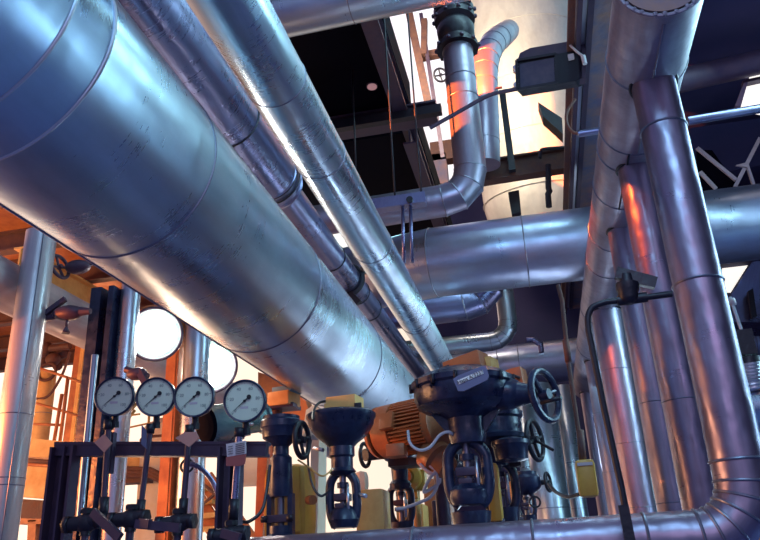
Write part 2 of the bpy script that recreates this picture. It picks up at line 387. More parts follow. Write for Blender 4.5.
# lower duct with gore end and small elbow
dy = 11.3
e1 = at(430, 306, dy); e2 = at(490, 300, dy)
ce = V((e2.x, dy, e2.z))
pts = [V((e1.x-2.6, dy, e1.z-.05))] + arc(V((e1.x-2, dy, e1.z)), V((e2.x, dy, 9)), .42, ce, 3) + [V((e2.x, dy, e2.z+.75))]
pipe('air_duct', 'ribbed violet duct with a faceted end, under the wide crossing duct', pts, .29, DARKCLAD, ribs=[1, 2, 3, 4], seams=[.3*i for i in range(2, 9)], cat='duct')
ey = 12.7
e1 = at(440, 345, ey); e2 = at(510, 340, ey)
pts = [V((e1.x-1.6, ey, e1.z-.02))] + arc(V((e1.x-1, ey, e1.z)), V((e2.x, ey, 9)), .33, V((e2.x, ey, e2.z)), 4) + [V((e2.x, ey, e2.z+2.2))]
pipe('insulated_pipe', 'small far pipe that elbows upward, seen under the wide crossing duct', pts, .165, SLIM, ribs=[1, 2, 3, 4, 5])
t_ = at(535, 345, 13.3)
pipe('vent_pipe', 'tiny bent pipe beside the small far elbow', [t_+V((.1, 0, -.15)), t_+V((.1, 0, 0)), t_+V((-.02, 0, .10)), t_+V((-.14, 0, .11))], .05, DARKCLAD)

# ------------------------------------------------------------------ the shell of the place
struct(MB().box((0, 8, -.1), (26, 30, .2)).build('floor', FLOOR))
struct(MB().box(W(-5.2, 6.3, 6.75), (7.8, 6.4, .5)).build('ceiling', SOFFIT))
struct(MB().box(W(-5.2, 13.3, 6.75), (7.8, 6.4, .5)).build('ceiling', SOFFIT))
struct(MB().box(W(4.6, 10.0, 6.45), (5.9, 16.0, .5)).build('ceiling', WALL))
struct(MB().box(W(2.6, 18, 4.0), (10.2, .3, 11.2)).build('wall_back', WALL))
struct(MB().box(W(7.6, 8, 2.0), (.3, 20, 8.2)).build('wall_right', WALL))
k = at(372, 85, 6.5/.746)
pl = T('ceiling_lamp', 'small pink disc lamp set in the dark platform underside', 'lamp', V((k.x, k.y, CAMZ+6.5)))
MB().cyl(V((k.x, k.y, CAMZ+6.455)), V((k.x, k.y, CAMZ+6.5)), .07, n=32).build('disc', PINKLAMP, pl)
MB().torus(V((k.x, k.y, CAMZ+6.485)), (0, 0, 1), .075, .012, 32, 8).build('rim', DARK, pl)
struct(MB().prism([at(296, 180, 12.6), at(322, 184, 12.6), at(354, 262, 12.6), at(336, 268, 12.6), at(294, 215, 12.6)], (0, .05, 0)).build('window_3', WINDOW))
tag(MB().tube([at(338, 256, 12), at(378, 306, 11.6)], .11, 16).build('glimpsed_pipe', ORSTEEL), 'orange lit pipe glimpsed in the slot between the dark violet and bright sloping pipes', 'pipe')  # the orange light on this pipe is put into its colour
# platform beams
y = 9.45
p, q = at(333, 128, y), at(437, 112, y)
b = T('platform_beam', 'dark steel beam crossing under the platform near the bright pipe', 'beam', p)
MB().ibeam(V((p.x-.6, y, q.z)), V((q.x, y, q.z)), .3, .26, .035).build('flanges', DARK, b)
MB().bar(V((p.x-.6, y-.3, q.z-.17)), V((q.x+.1, y-.3, q.z-.17)), .12, .14).build('lower_angle', BLACK, b)
p, q = at(385, 25, 7.6), at(414, 105, 9.4)
tag(MB().ibeam(W(-1.42, 3.4, 6.38), W(-1.42, 9.3, 6.38), .22, .28, .03).build('edge_beam', DARK), 'dark edge beam along the open side of the platform underside', 'beam')
tag(MB().ibeam(W(-1.42, 9.9, 6.30), W(-1.42, 16, 6.30), .22, .28, .03).build('edge_beam', DARK), 'farther edge beam of the platform, beyond the crossing beam', 'beam')
tag(MB().ibeam(W(-2.62, 4.0, 5.95), W(-2.62, 9.2, 5.95), .2, .3, .03).build('joist', RUSTY), 'brown rusted joist showing past the right edge of the bright pipe', 'beam')
# hanging channel with rods
y = 7.35
p, q = at(388, 206, y), at(426, 199, y)
h = T('hanger_channel', 'grey strut channel hung on rods below the elbowed pipe', 'pipe hanger', p)
MB().bar(V((p.x-.5, y, q.z)), V((q.x, y, q.z)), .14, .13).build('channel', DARKCLAD, h)
for x_ in (395, 421.5):
    g0 = at(x_, 197, y); MB().cyl(V((g0.x, y, q.z)), V((g0.x, y, W(0, 0, 6.5).z)), .011, n=10).build('rod', BLACK, h)
for x_ in (403, 411):
    g0 = at(x_, 206, y); MB().cyl(V((g0.x, y, q.z+.1)), V((g0.x-.03, y, q.z-.75)), .02, n=10).build('rod', DARKCLAD, h)
MB().cyl(at(411, 203, y)+V((0, -.1, 0)), at(411, 203, y)+V((0, .1, 0)), .04, n=8).build('bolt', BLACK, h)
g0 = at(357, 195, 8.3)
tag(MB().cyl(g0, V((g0.x, 8.3, W(0, 0, 6.5).z)), .011, n=10).build('hanger_rod', BLACK), 'thin hanger rod close to the right edge of the bright pipe', 'rod')
# overhead concrete beam with steel channel, at right of the tank
struct(MB().box(W(1.33, 9.2, 5.35), (.60, 13, .7)).build('beam_concrete', CONC))
s_ = T('steel_channel', 'steel channel running away along the stained concrete beam', 'beam', W(.86, 3, 5.0))
MB().bar(W(.885, 2.8, 5.02), W(.885, 15.5, 5.02), .05, .30).build('web', DARK, s_)
MB().bar(W(.955, 2.8, 4.99), W(.955, 15.5, 4.99), .055, .04).build('flange', SEAMB, s_)
MB().bar(W(.815, 2.8, 4.93), W(.815, 15.5, 4.93), .07, .04).build('flange', RUSTY, s_)
MB().bar(W(1.0, 2.8, 5.05), W(1.0, 15.5, 5.05), .06, .26).build('web', DARK, s_)
# cream tank
ty = 14.5
tc_ = at(528, 100, ty)
tk = T('lagged_tank', 'huge cream foil lagged tank bulging behind the black floodlight', 'tank', V((tc_.x, ty+1.2, W(0, 0, 6.0).z)))
prof = [(0, .2), (.12, .7), (.35, 1.05), (.7, 1.28), (1.2, 1.38)] + [(1.2+.5*i, 1.4) for i in range(1, 18)]
MB().lathe(prof, V((tc_.x+.1, ty+1.2, W(0, 0, 6.3).z)), (0, -.16, 1), 64).build('lagging', TANK, tk, sharp=60)
for h_ in (1.3, 2.6, 3.9, 5.2):
    ax = V((0, -.16, 1)).normalized(); MB().torus(V((tc_.x+.1, ty+1.2, W(0, 0, 6.3).z))+ax*h_, ax, 1.402, .012, 64, 6).build('lagging_band', TANK, tk)
# brown beam in front of the tank
y = 10.6
p, q = at(488, 174, y), at(563, 160, y)
tag(MB().ibeam(V((p.x-.3, y, (p.z+q.z)/2)), V((q.x+.15, y, (p.z+q.z)/2+.02)), .2, .38, .03).build('cross_beam', RUSTY), 'brown rusted beam crossing low in front of the cream tank', 'beam')
p = at(505, 92, 10.4); q = at(511, 160, 10.4)
tag(MB().bar(V((q.x, 10.4, q.z-.2)), V((q.x, 10.4, p.z)), .1, .1).build('bracket_post', BLACK), 'black post standing on the brown beam before the tank', 'post')
tag(MB().tube(spline([at(540, 158, 10.3), at(541, 151, 10.3), at(545, 149, 10.3), at(566, 147.5, 10.3)]), .028, 8).build('conduit', BLACK), 'thin black conduit hooked over the brown beam', 'conduit')
tag(MB().tube([at(548, 165, 10.3), at(548.5, 188, 10.3), at(549.5, 191, 10.3), at(548, 194, 10.3), at(549, 207, 10.3)], .045, 8).build('hanger_link', BLACK), 'dark hanging link below the brown beam', 'hanger')
p = at(538, 102, 9.5)
tag(MB().prism([at(538, 102, 9.5), at(562, 118, 9.5), at(563, 134, 9.5), at(543, 116, 9.5)], (0, .25, 0)).build('gusset_plate', BLACK), 'black gusset plate jutting in from the steel channel', 'bracket')
tag(MB().prism([at(508, 192, 11), at(519, 190, 11), at(521, 212, 11), at(512, 214, 11)], (0, .3, 0)).build('hanger_lug', BLACK), 'black hanger lug on top of the wide crossing duct', 'hanger')
tag(MB().tube(spline([at(575, 99, 6.6), at(567, 112, 6.6), at(567, 124, 6.6), at(573, 132, 6.6), at(580, 133.5, 6.6)]), .016, 8).build('cable_loop', RUSTY), 'brown cable looping out of the steel channel', 'cable')
p, q = at(578, 134, 6.5), at(603, 130, 6.5)
tag(MB().cyl(p, q, .035, n=12).build('tie_bar', DARKCLAD), 'short blue grey tie bar between concrete beam and header', 'bar')
# orange/red uprights and odd structure in the bright gap left of the tank
for x0, y0, x1, y1, w_, lab, mm in ((409, 12, 430, 112, .10, 'red brown upright at the left of the bright opening', RUSTY), (421, 14, 443, 158, .05, 'thin dark upright inside the bright opening', DARK), (424, 55, 424.5, 20, .08, 'short brown upright high in the bright opening', RUSTY)):
    tag(MB().bar(at(x0, y0, 13), at(x1, y1, 13), w_*1.6, w_*1.6).build('upright', mm), lab, 'post')
tag(MB().bar(at(417, 58, 13.2), at(446, 52, 13.2), .16, .16).build('cross_bar', RUSTY), 'brown cross bar in the bright opening above the handwheel', 'bar')
def handwheel_bm(c, ax, R, r, sp=5, hub=.22):
    m = MB(); c = V(c); a, b2 = frame_of(V(ax)); m.torus(c, ax, R, r, 40, 10)
    for i in range(sp):
        d = a*math.cos(2*PI*i/sp+.3)+b2*math.sin(2*PI*i/sp+.3); m.tube([c+d*R*.12-V(ax).normalized()*r*.6, c+d*R], r*.75, 8)
    m.cyl(c-V(ax).normalized()*r*1.4, c+V(ax).normalized()*r*1.4, R*hub, n=18); return m
hc = at(440.5, 75, 12.5)
tag(handwheel_bm(hc, (.5, -1, -.3), .14, .022, 4).build('handwheel', BLACK), 'black handwheel small against the bright opening', 'handwheel')
tag(MB().cyl(at(465, 0, 14), at(468, 60, 14), .16, n=20).build('drain_pipe', ALU), 'pale blue pipe standing behind the black flanged joint', 'pipe')
tag(MB().box(at(463, 150, 15)+V((0, 0, 0)), (1.5, .3, .5)).build('cross_beam', RUSTY), 'brown beam far behind the elbowed pipe', 'beam')
tag(MB().box(at(437, 172, 15), (.5, .3, .8)).build('plate', CONC), 'grey plate at the lower end of the bright opening', 'plate')

# ------------------------------------------------------------------ floodlight hung from the beam
y = 6.6
fl = T('floodlight', 'black rectangular floodlight with dusky glass hanging before the cream tank', 'floodlight', at(550, 66, y))
A = [at(516.5, 62, y), at(556, 55.5, y), at(557, 84, y), at(517.5, 91, y)]
bx = V((.35, 1, .12)).normalized()*.3
hs_ = MB().prism([at(516.5, 62, y), at(582, 49, y), at(582, 78, y), at(575, 81, y), at(517.5, 91, y)], bx*.5).build('housing', BLACK, fl)
pr = [at(517, 62, y), at(520, 53, y), at(530, 48, y), at(571, 41, y), at(576, 50, y)]
MB().prism(pr, bx*1.2).build('reflector_hood', DARK, fl)
MB().prism([at(519.5, 64, y-.01), at(554, 57.5, y-.01), at(555, 82, y-.01), at(520.5, 88.5, y-.01)], V((0, .015, 0))).build('front_glass', GLASSF, fl)
fr = MB()
for i in range(4): fr.bar(A[i]-V((0, .02, 0)), A[(i+1) % 4]-V((0, .02, 0)), .03, .03, (0, 1, 0))
fr.build('front_frame', BLACK, fl)
for px_, py_ in ((515.5, 67), (516, 84)): MB().cyl(at(px_, py_, y), at(px_, py_, y)+V((0, .08, 0)), .03, n=10).build('hinge', SEAMB, hs_)
MB().box(at(571, 57, y-.03), (.06, .03, .06)).build('sticker', WHITECARD, hs_)
MB().prism([at(578, 44, y), at(586, 43, y), at(586, 78, y), at(579, 79, y)], V((0, .1, 0))).build('bracket', DARK, fl)
MB().tube(spline([at(578, 12, y-.1), at(571, 38, y-.1), at(568, 42, y-.1), at(575, 50, y-.1), at(584, 57, y-.1)]), .013, 8).tube([at(583, 56, y-.1), at(585, 64, y-.1)], .024, 8).build('cable', GREYCABLE, fl, 'pale cable with connector')
tag(MB().tube(spline([at(517, 89, y), at(490, 95, y), at(462, 110, y), at(430, 128, y)]), .022, 8).build('conduit', DARK), 'dark conduit sloping from the floodlight down to the platform', 'conduit')
tag(MB().tube([at(476, 91, 9.9), at(502, 87.5, 9.9)], .02, 8).build('tie_bar', DARK), 'thin dark bar behind the floodlight conduit', 'bar')

# ------------------------------------------------------------------ upper right: ducts, window, bracing
y = 8.2
p, q = at(680, 84, y), at(775, 62, y)
tag(MB().cyl(V((p.x-.2, y, p.z+.03)), V((7.4, y, q.z+.05+(q.z-p.z)*(7.4-q.x)/(q.x-p.x))), .15, n=28).build('cross_pipe', DARK), 'dark violet pipe crossing under the soffit at top right', 'pipe')
p, q = at(688, 121, 7.4), at(770, 107, 7.4)
tag(MB().cyl(p, p+(q-p)*((7.4-p.x)/(q.x-p.x)), .05, n=16).build('cross_pipe', DARKCLAD), 'thin pale blue pipe crossing below the dark violet one', 'pipe')
y = 8.7
w = struct(MB().prism([at(737, 103, y), at(748, 75, y), at(790, 66, y), at(790, 118, y), at(756, 112, y)], (0, .05, 0)).build('window_1', WINDOW))
tag(MB().prism([at(735, 106, y-.3), at(747, 74, y-.3), at(750, 75, y-.3), at(741, 106, y-.3)], (0, .2, 0)).build('window_brace', CONC), 'pale slanting brace along the bright window at the right edge', 'brace')
tag(MB().prism([at(743, 80, y-.3), at(780, 72, y-.3), at(780, 75, y-.3), at(743, 83, y-.3)], (0, .1, 0)).build('window_bar', DARK), 'dark bar across the bright window at the right edge', 'bar')
w = struct(MB().prism([at(722, 265, 17.6), at(750, 262, 17.6), at(731, 292, 17.6), at(724, 292, 17.6)], (0, .05, 0)).build('window_2', WINDOW))
tag(MB().prism([at(690, 128, 10.4), at(790, 114, 10.4), at(790, 160, 10.4), at(690, 178, 10.4)], (0, .2, 0)).build('sheet_duct', WALL), 'dark blue duct panel behind the thin pale pipe', 'panel')
for i, (x0, y0, x1, y1, lab) in enumerate(((697, 148, 736, 180, 'pale brace sloping down behind the nearest drop pipe'), (735, 187, 760, 138, 'pale brace rising to the right edge'), (747, 165, 754, 186, 'short pale brace below the rising one'), (700, 172, 716, 189, 'short pale brace just above the wide duct'))):
    tag(MB().bar(at(x0, y0, 9.95), at(x1, y1, 9.95), .035, .05).build('brace', WHITECARD), lab, 'brace')
tag(MB().prism([at(736, 165, 9.9), at(748, 162, 9.9), at(747, 167, 9.9)], (0, .04, 0)).build('gusset_plate', WHITECARD), 'small pale gusset where the braces meet', 'plate')
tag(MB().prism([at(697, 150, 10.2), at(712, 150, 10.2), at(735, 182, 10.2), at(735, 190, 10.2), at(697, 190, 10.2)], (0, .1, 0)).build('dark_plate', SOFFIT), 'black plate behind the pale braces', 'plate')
y = 12.2
tag(MB().prism([at(731, 295, y), at(752, 262, y), at(800, 255, y), at(800, 322, y), at(733, 322, y)], (0, .8, 0)).build('duct_box', DARKCLAD), 'blue grey duct box under the wide duct at the right edge', 'duct')
tag(MB().prism([at(748, 291, y-.2), at(753, 288, y-.2), at(757, 316, y-.2), at(752, 318, y-.2)], (0, .1, 0)).build('duct_clip', BLACK), 'black clip on the blue grey duct box', 'clip')
tb = T('turnbuckle_rod', 'thin turnbuckle rod slanting beside the nearest drop pipe', 'rod', at(730, 297, 6))
MB().tube([at(730, 297, 6), at(745, 340, 6), at(749, 356, 6)], .013, 8).build('rod', SEAMB, tb)
MB().tube([at(731, 299, 6), at(733, 305, 6)], .03, 10).build('buckle', WHITECARD, tb)
MB().box(at(746, 341, 6), (.06, .06, .1)).build('clevis', BLACK, tb)
sp = T('coil_spring', 'steel coil spring hanger at the right edge', 'spring', at(755, 392, 6))
c0, c1 = at(753, 392, 6), at(749, 365, 6)
MB().tube([c0+(c1-c0)*(i/120)+V((math.cos(i*.42)*.085, math.sin(i*.42)*.085, 0)) for i in range(121)], .016, 8).build('coil', SEAMB, sp)
MB().cyl(c1, c1+V((0, 0, .05)), .1, n=24).build('top_plate', BLACK, sp)
MB().box(c1+V((0, 0, .17)), (.13, .13, .2)).build('clevis', BLACK, sp)
p = at(772, 408, 7)
tag(MB().cyl(at(748, 408, 7), at(748, 408, 7)+V((7.4-at(748, 408, 7).x, 0, 0)), .2, n=32).build('pipe_end', ALU2), 'bright white pipe running out of the right edge beside the elbow', 'pipe')
tag(MB().cyl(at(752, 476, 7), at(757, 580, 7), .14, n=24).build('red_pipe', PINKCARD), 'salmon red upright pipe at the lower right corner', 'pipe')
tag(MB().tube([at(745, 430, 7.5), at(756, 490, 7.5)], .05, 10).build('white_upright', WHITECARD), 'white upright behind the elbow at the right edge', 'post')
y = 9.0
w = T('teal_panel', 'teal framed panel low behind the pipe elbow', 'panel', at(725, 530, y))
MB().prism([at(680, 505, y), at(752, 495, y), at(752, 560, y), at(680, 560, y)], (0, .05, 0)).build('sheet', mat('teal sheet', (.10, .45, .50), .4), w)
for x_ in (716, 727, 740): MB().bar(at(x_, 498, y-.05), at(x_+3, 560, y-.05), .04, .04).build('frame_bar', DARK, w)
kv = at(735, 524, 8.6)
MB().torus(kv, (.4, -1, 0), .055, .012, 20, 6).cyl(kv-V((.12, 0, 0)), kv+V((.12, 0, 0)), .03).build('valve', BLACK, w)

# ------------------------------------------------------------------ conduits in front of the drops
y = 3.72
cd_ = T('bent_conduit', 'black conduit bending down in front of the drop pipes, lever valve on top', 'conduit', at(631, 540, y))
cpts = [at(672, 294, y), at(640, 298, y), at(606, 302, y), at(593, 307, y), at(588, 317, y), at(588.5, 330, y), at(604, 408, y), at(622, 490, y), at(631, 540, y), at(640, 600, y)]
MB().tube([cpts[0], cpts[1]] + spline(cpts[2:6], 5) + cpts[6:], .016, 12).build('tube', BLACK, cd_)
MB().bar(at(623, 505, y), at(631, 545, y), .045, .04).build('clamp', BLACK, cd_)
MB().lathe([(0, .02), (.01, .04), (.03, .052), (.06, .05), (.08, .058), (.11, .058), (.115, .035), (.16, .03)], at(629, 304, y), (.08, 0, 1), 20).build('valve_body', BLACK, cd_)
MB().bar(at(616, 273, y), at(656, 283.5, y), .06, .04, (0, 1, 0)).build('lever', BLACK, cd_)
MB().cyl(at(617, 301, y), at(647, 297, y), .026, n=14).build('union_nut', BLACK, cd_)
y = 5.4
c2 = T('thin_conduit', 'thin dark red conduit dropping to the yellow junction box', 'conduit', at(583, 462, y))
MB().tube([at(558, 285, y), at(562, 300, y), at(568, 360, y), at(583, 462, y)], .016, 10).build('tube', RUSTY, c2)
MB().cyl(at(565.5, 340, y), at(568.5, 362, y), .024, n=10).build('coupling', RUSTY, c2); MB().cyl(at(580, 430, y), at(583, 462, y), .026, n=10).build('coupling', RUSTY, c2)
jb = T('junction_box', 'yellow junction box at the lower end of the thin dark red conduit', 'box', at(586, 495, y))
jc = at(586.5, 478.5, y); s1 = sc(586, 478, y)
en_ = MB().box(jc, (19*s1, .12, 36*s1), bev=.03).build('enclosure', YELLOW, jb)
MB().box(jc+V((0, -.065, .09)), (15*s1, .01, 3*s1)).build('label_strip', WHITECARD, en_)
tag(MB().tube(spline([at(549, 484, 6.2), at(556, 492, 6.0), at(568, 497, 5.6), at(580, 494, 5.4)]), .014, 8).build('cable', BLACK), 'black cable sagging from the far small valve to the yellow box', 'cable')
# white pipes behind, right of the valves
for x_, w_, mm, lab, yy in ((545, 17, TANK, 'bright white lagged upright just right of the handwheels', 12.0), (571, 8, ALU2, 'thin silver upright behind the thin conduit', 12.4), (527, 9, ALU2, 'slim bright upright behind the two handwheels', 12.6)):
    s1 = sc(x_, 450, yy); p = at(x_, 450, yy)
    pipe('upright_pipe', lab, [V((p.x, yy, 0)), V((p.x, yy, at(x_, 385, yy).z))], w_*s1, SLIM, seams=[.6, 1.5, 2.3], n=32)
# spring/bracket cluster behind header lower
# ------------------------------------------------------------------ diaphragm valves
def lat(cx, rows, Y, n=36):               # lathe about a vertical axis: rows are (photo row, half width in px)
    rows = sorted(rows, key=lambda r: -r[0]) if rows[0][0] < rows[-1][0] else rows
    base = at(cx, rows[0][0], Y); s1 = sc(cx, rows[0][0], Y)
    return MB().lathe([(at(cx, r, Y).z-base.z, hw*s1) for r, hw in rows], base, (0, 0, 1), n)
def lat_at(x, rows, Y, pxref, n=36):
    base = V((x, Y, at(pxref, rows[0][0], Y).z)); s1 = sc(pxref, rows[0][0], Y)
    return MB().lathe([(at(pxref, r, Y).z-base.z, hw*s1) for r, hw in rows], base, (0, 0, 1), n)
def yoke(root, px, Y, top, bot, hw, m=NAVY, th=5.0, stem=3.5):
    s1 = sc(px, bot, Y); x = at(px, bot, Y).x; zt, zb = at(px, top, Y).z, at(px, bot, Y).z; H = zt-zb
    for sg in (-1, 1):
        pts = [(.30, 1.0), (.62, .94), (.95, .78), (1.0, .5), (.98, .28), (.8, .1), (.5, 0)]
        P = spline([V((x+sg*hw*s1*a, Y, zb+H*t)) for a, t in pts], 5)
        MB().tube(P, th*s1, 12).build('yoke_leg', m, root)
    MB().cyl(V((x, Y, zb)), V((x, Y, zt)), stem*s1, n=14).build('stem', SEAM, root)
    MB().box(V((x, Y-.01, zb+H*.52)), (hw*1.15*s1, .09, H*.14), bev=.008).box(V((x-hw*.12*s1, Y-.03, zb+H*.36)), (hw*.7*s1, .08, H*.10), bev=.008).build('stem_coupling', DARK, root)
    MB().cyl(V((x, Y, zb+H*.70)), V((x, Y, zb+H*.80)), hw*.42*s1, n=18).build('travel_nut', m, root)
    MB().cyl(V((x+hw*.5*s1, Y-.05, zb+H*.15)), V((x+hw*.5*s1, Y-.05, zb+H*.75)), 1.6*s1, n=8).build('indicator_rod', SEAMB, root)
def pillar(root, px, bot, Y, m=NAVY, hw=10):    # the pipe stub and flange that carry a valve
    x = at(px, bot, Y).x; s1 = sc(px, bot, Y); z = at(px, bot, Y).z
    MB().lathe([(0, hw*s1), (z-.28, hw*s1), (z-.28, hw*1.9*s1), (z-.22, hw*1.9*s1), (z-.22, hw*1.5*s1), (z-.16, hw*1.5*s1), (z-.16, hw*1.9*s1), (z-.1, hw*1.9*s1), (z-.1, hw*1.2*s1), (z, hw*1.35*s1)], V((x, Y, 0)), (0, 0, 1), 28).build('valve_body', m, root)
def topbox(root, name, c, d, m, yaw=0, tilt=0, label=None):
    M = Matrix.Rotation(yaw, 3, 'Z') @ Matrix.Rotation(tilt, 3, 'Y'); return MB().box(c, d, M, bev=min(d)*.07).build(name, m, root, label)

# the largest valve
Y = 4.5; s1 = sc(472, 420, Y)
v1 = T('control_valve', 'largest navy valve, with broad domed head, grey name plate and big handwheel', 'valve', V((at(471, 520, Y).x, Y, 0)))
x1 = at(470, 505, Y).x
pillar(v1, 471, 512, Y, hw=15)
yoke(v1, 471, Y, 442, 505, 20, th=6.0, stem=4)
lat_at(x1, [(505, 17), (498, 20), (490, 19), (484, 13)], Y, 471).build('bonnet', NAVY, v1)
xh = at(466, 420, Y).x
hd1 = lat_at(xh, [(444, 17), (436, 19), (428, 18), (419, 19), (414, 27), (410, 42), (406, 48), (398, 51), (389, 51), (387, 53.5), (382, 53.5), (380, 50), (376, 44), (371, 30), (370, 5)], Y, 466, 48).build('actuator_head', NAVY, v1)
for q in range(14):
    a_ = 2*PI*q/14+.2; z_ = at(466, 385, Y).z
    MB().cyl(V((xh+math.cos(a_)*53*s1, Y+math.sin(a_)*53*s1, z_-.035)), V((xh+math.cos(a_)*53*s1, Y+math.sin(a_)*53*s1, z_+.02)), 2.0*s1, n=6).build('bolt', BLACK, hd1)
for sg in (-1, 1):    # ribs under the head
    MB().prism([V((xh+sg*17*s1, Y-.03, at(466, 436, Y).z)), V((xh+sg*17*s1, Y-.03, at(466, 409, Y).z)), V((xh+sg*40*s1, Y-.03, at(466, 405, Y).z))], (0, .06, 0)).build('head_rib', NAVY, v1)
g0, g1 = at(506, 394, Y-.05), at(534, 394, Y-.12)
MB().cyl(g0, g1, 15*s1, 8.5*s1, n=24).ball(g0, 20*s1, 18, (1, 1, .8)).build('gearbox', NAVY, v1)
hx = V((.86, -.5, .05)).normalized(); hc = at(545, 395, Y-.16)
hw1 = handwheel_bm(hc, hx, 24*s1, 3.4*s1, 3).build('handwheel', NAVY, v1)
MB().cyl(g1, hc, 3*s1, n=12).build('wheel_shaft', BLACK, v1)
hp = at(541, 403, Y-.2); MB().cyl(hp, hp+hx*22*s1, 2*s1, n=10).build('wheel_grip', BLACK, hw1)
topbox(v1, 'positioner_box', at(467, 366, Y-.02)+V((0, 0, .0)), (41*s1, .16, 17*s1), ORANGE, yaw=-.35, tilt=-.16)
topbox(v1, 'mounting_foot', at(492, 372, Y), (10*s1, .13, 28*s1), OCHRE, yaw=-.35, tilt=-.1)
yp = Y-.38
plate = MB().prism([at(453, 379, yp), at(458, 375.5, yp), at(482, 366, yp), at(486, 366, yp), at(489, 376, yp), at(487, 380, yp), at(464, 391, yp), at(458, 391, yp)], (0, .02, 0)).build('name_plate', GREYPL, v1)
MB().prism([at(457, 380.5, yp-.004), at(482.5, 369.7, yp-.004), at(483.6, 373.5, yp-.004), at(458.4, 384.5, yp-.004)], (0, .004, 0)).build('label_strip', STRIP, plate)
MB().bar(at(470, 380, yp), at(470, 380, Y), .03, .03).build('plate_arm', BLACK, v1)
tp = at(470.4, 377.2, yp-.008); ang = math.atan2(at(482.5, 370, yp).z-at(457, 381, yp).z, at(482.5, 370, yp).x-at(457, 381, yp).x)
text_mesh('lettering', 'Hapa A/3237', .030, INK, plate, Matrix.Rotation(-ang, 3, 'Y') @ Matrix.Rotation(PI/2, 3, 'X'), tp-V(v1['_o']), .0008)
MB().tube(spline([at(449, 366, Y-.1), at(440, 370, Y-.12), at(434, 379, Y-.2), at(431, 386, Y-.3)]), 1.6*s1, 8).build('cable', BLACK, v1)
MB().tube(spline([at(408, 431, Y-.05), at(410, 443, Y-.1), at(419, 450, Y-.1), at(430, 447, Y-.1), at(440, 435, Y-.1), at(449, 432, Y-.1), at(455, 437, Y-.05)]), 1.5*s1, 8).build('cable', GREYCABLE, v1, 'pale grey cable')

# second valve behind it
Y = 5.3; s1 = sc(505, 430, Y)
v2 = T('control_valve', 'navy valve with grey drum head half hidden behind the largest valve', 'valve', V((at(505, 515, Y).x, Y, 0)))
x2 = at(503, 500, Y).x
pillar(v2, 505, 508, Y, hw=11)
yoke(v2, 503, Y, 462, 512, 15, th=4.5)
lat_at(x2, [(466, 10), (455, 11), (446, 14), (440, 30), (436, 31), (434, 27), (420, 26.5), (418, 29), (413, 29), (411, 20), (408, 4)], Y, 503, 40).build('actuator_head', NAVY, v2)
x2b = at(512, 452, Y-.1).x
lat_at(x2b, [(462, 8), (460, 16), (447, 17.5), (445, 19), (441, 19), (438, 10)], Y-.25, 512, 32).build('gear_drum', NAVY, v2)
hc = at(535, 440, Y-.1); MB().cyl(at(508, 440, Y-.05), hc, 4*s1, n=12).cyl(hc, at(553, 450, Y-.2), 1.5*s1, n=8).build('wheel_shaft', BLACK, v2)
handwheel_bm(hc, (.93, -.36, .04), 19*s1, 2.3*s1, 4, .18).build('handwheel', BLACK, v2)
topbox(v2, 'positioner_box', at(518, 380, Y), (16*s1, .14, 22*s1), ORANGE, yaw=-.3, tilt=-.1)
topbox(v2, 'side_box', at(515, 462, Y-.1), (11*s1, .08, 9*s1), BLACK)
MB().tube(spline([at(503, 382, Y-.1), at(512, 376, Y-.1), at(520, 378, Y-.1)]), 1.5*s1, 8).build('cable', BLACK, v2)

# third, small and far
Y = 7.0; s1 = sc(530, 485, Y)
v3 = T('control_valve', 'smallest far navy valve, low to the right of the others', 'valve', V((at(530, 515, Y).x, Y, 0)))
x3 = at(528, 500, Y).x
pillar(v3, 529, 515, Y, hw=6)
yoke(v3, 528, Y, 492, 518, 8, th=2.2, stem=2)
lat_at(x3, [(495, 5), (490, 13), (487, 15), (478, 15), (475, 12), (472, 12), (470, 3)], Y, 528, 32).build('actuator_head', NAVY, v3)
hc = at(548, 482, Y); MB().cyl(at(538, 483, Y), hc, 2.5*s1, n=10).build('wheel_shaft', BLACK, v3)
handwheel_bm(hc, (.95, -.3, .04), 9*s1, 1.4*s1, 4, .2).build('handwheel', BLACK, v3)
MB().torus(at(535, 502, Y-.1), (.2, -1, 0), 5*s1, 1*s1, 20, 6).build('air_loop', BLACK, v3)

# fourth: wide round head left of the motor
Y = 4.75; s1 = sc(343, 430, Y)
v4 = T('control_valve', 'navy valve with wide round head and orange box on top, left of the motor', 'valve', V((at(343, 530, Y).x, Y, 0)))
x4 = at(343, 500, Y).x
pillar(v4, 345, 532, Y, hw=11)
yoke(v4, 344, Y, 472, 526, 14, th=4.6)
lat_at(at(344, 520, Y).x, [(528, 13), (520, 16), (512, 14), (506, 8)], Y, 344).build('bonnet', NAVY, v4)
x4h = at(341.5, 440, Y).x
lat_at(x4h, [(476, 9), (472, 14), (468, 11), (458, 11), (456, 13), (447, 13), (443, 17), (438, 24), (431, 30), (425, 33.5), (421, 34), (418, 36), (415, 36), (413, 33), (411, 20), (410, 3)], Y, 342, 44).build('actuator_head', NAVY, v4)
topbox(v4, 'positioner_box', at(345, 406, Y), (32*s1, .17, 17*s1), OCHRE, yaw=-.12)
topbox(v4, 'positioner_cover', at(358, 408, Y-.1), (7*s1, .02, 10*s1), BLACK)
topbox(v4, 'cable_gland', at(328, 407, Y-.05), (6*s1, .05, 6*s1), OCHRE)
MB().tube(spline([at(327, 401, Y-.05), at(319, 403, Y-.1), at(314, 410, Y-.2), at(313, 420, Y-.3)]), 1.3*s1, 8).build('cable', BLACK, v4)
MB().tube(spline([at(311, 440, Y-.2), at(308, 460, Y-.2), at(312, 484, Y-.2), at(321, 496, Y-.2), at(332, 488, Y-.15)]), 1.2*s1, 8).build('air_hose', BLACK, v4)
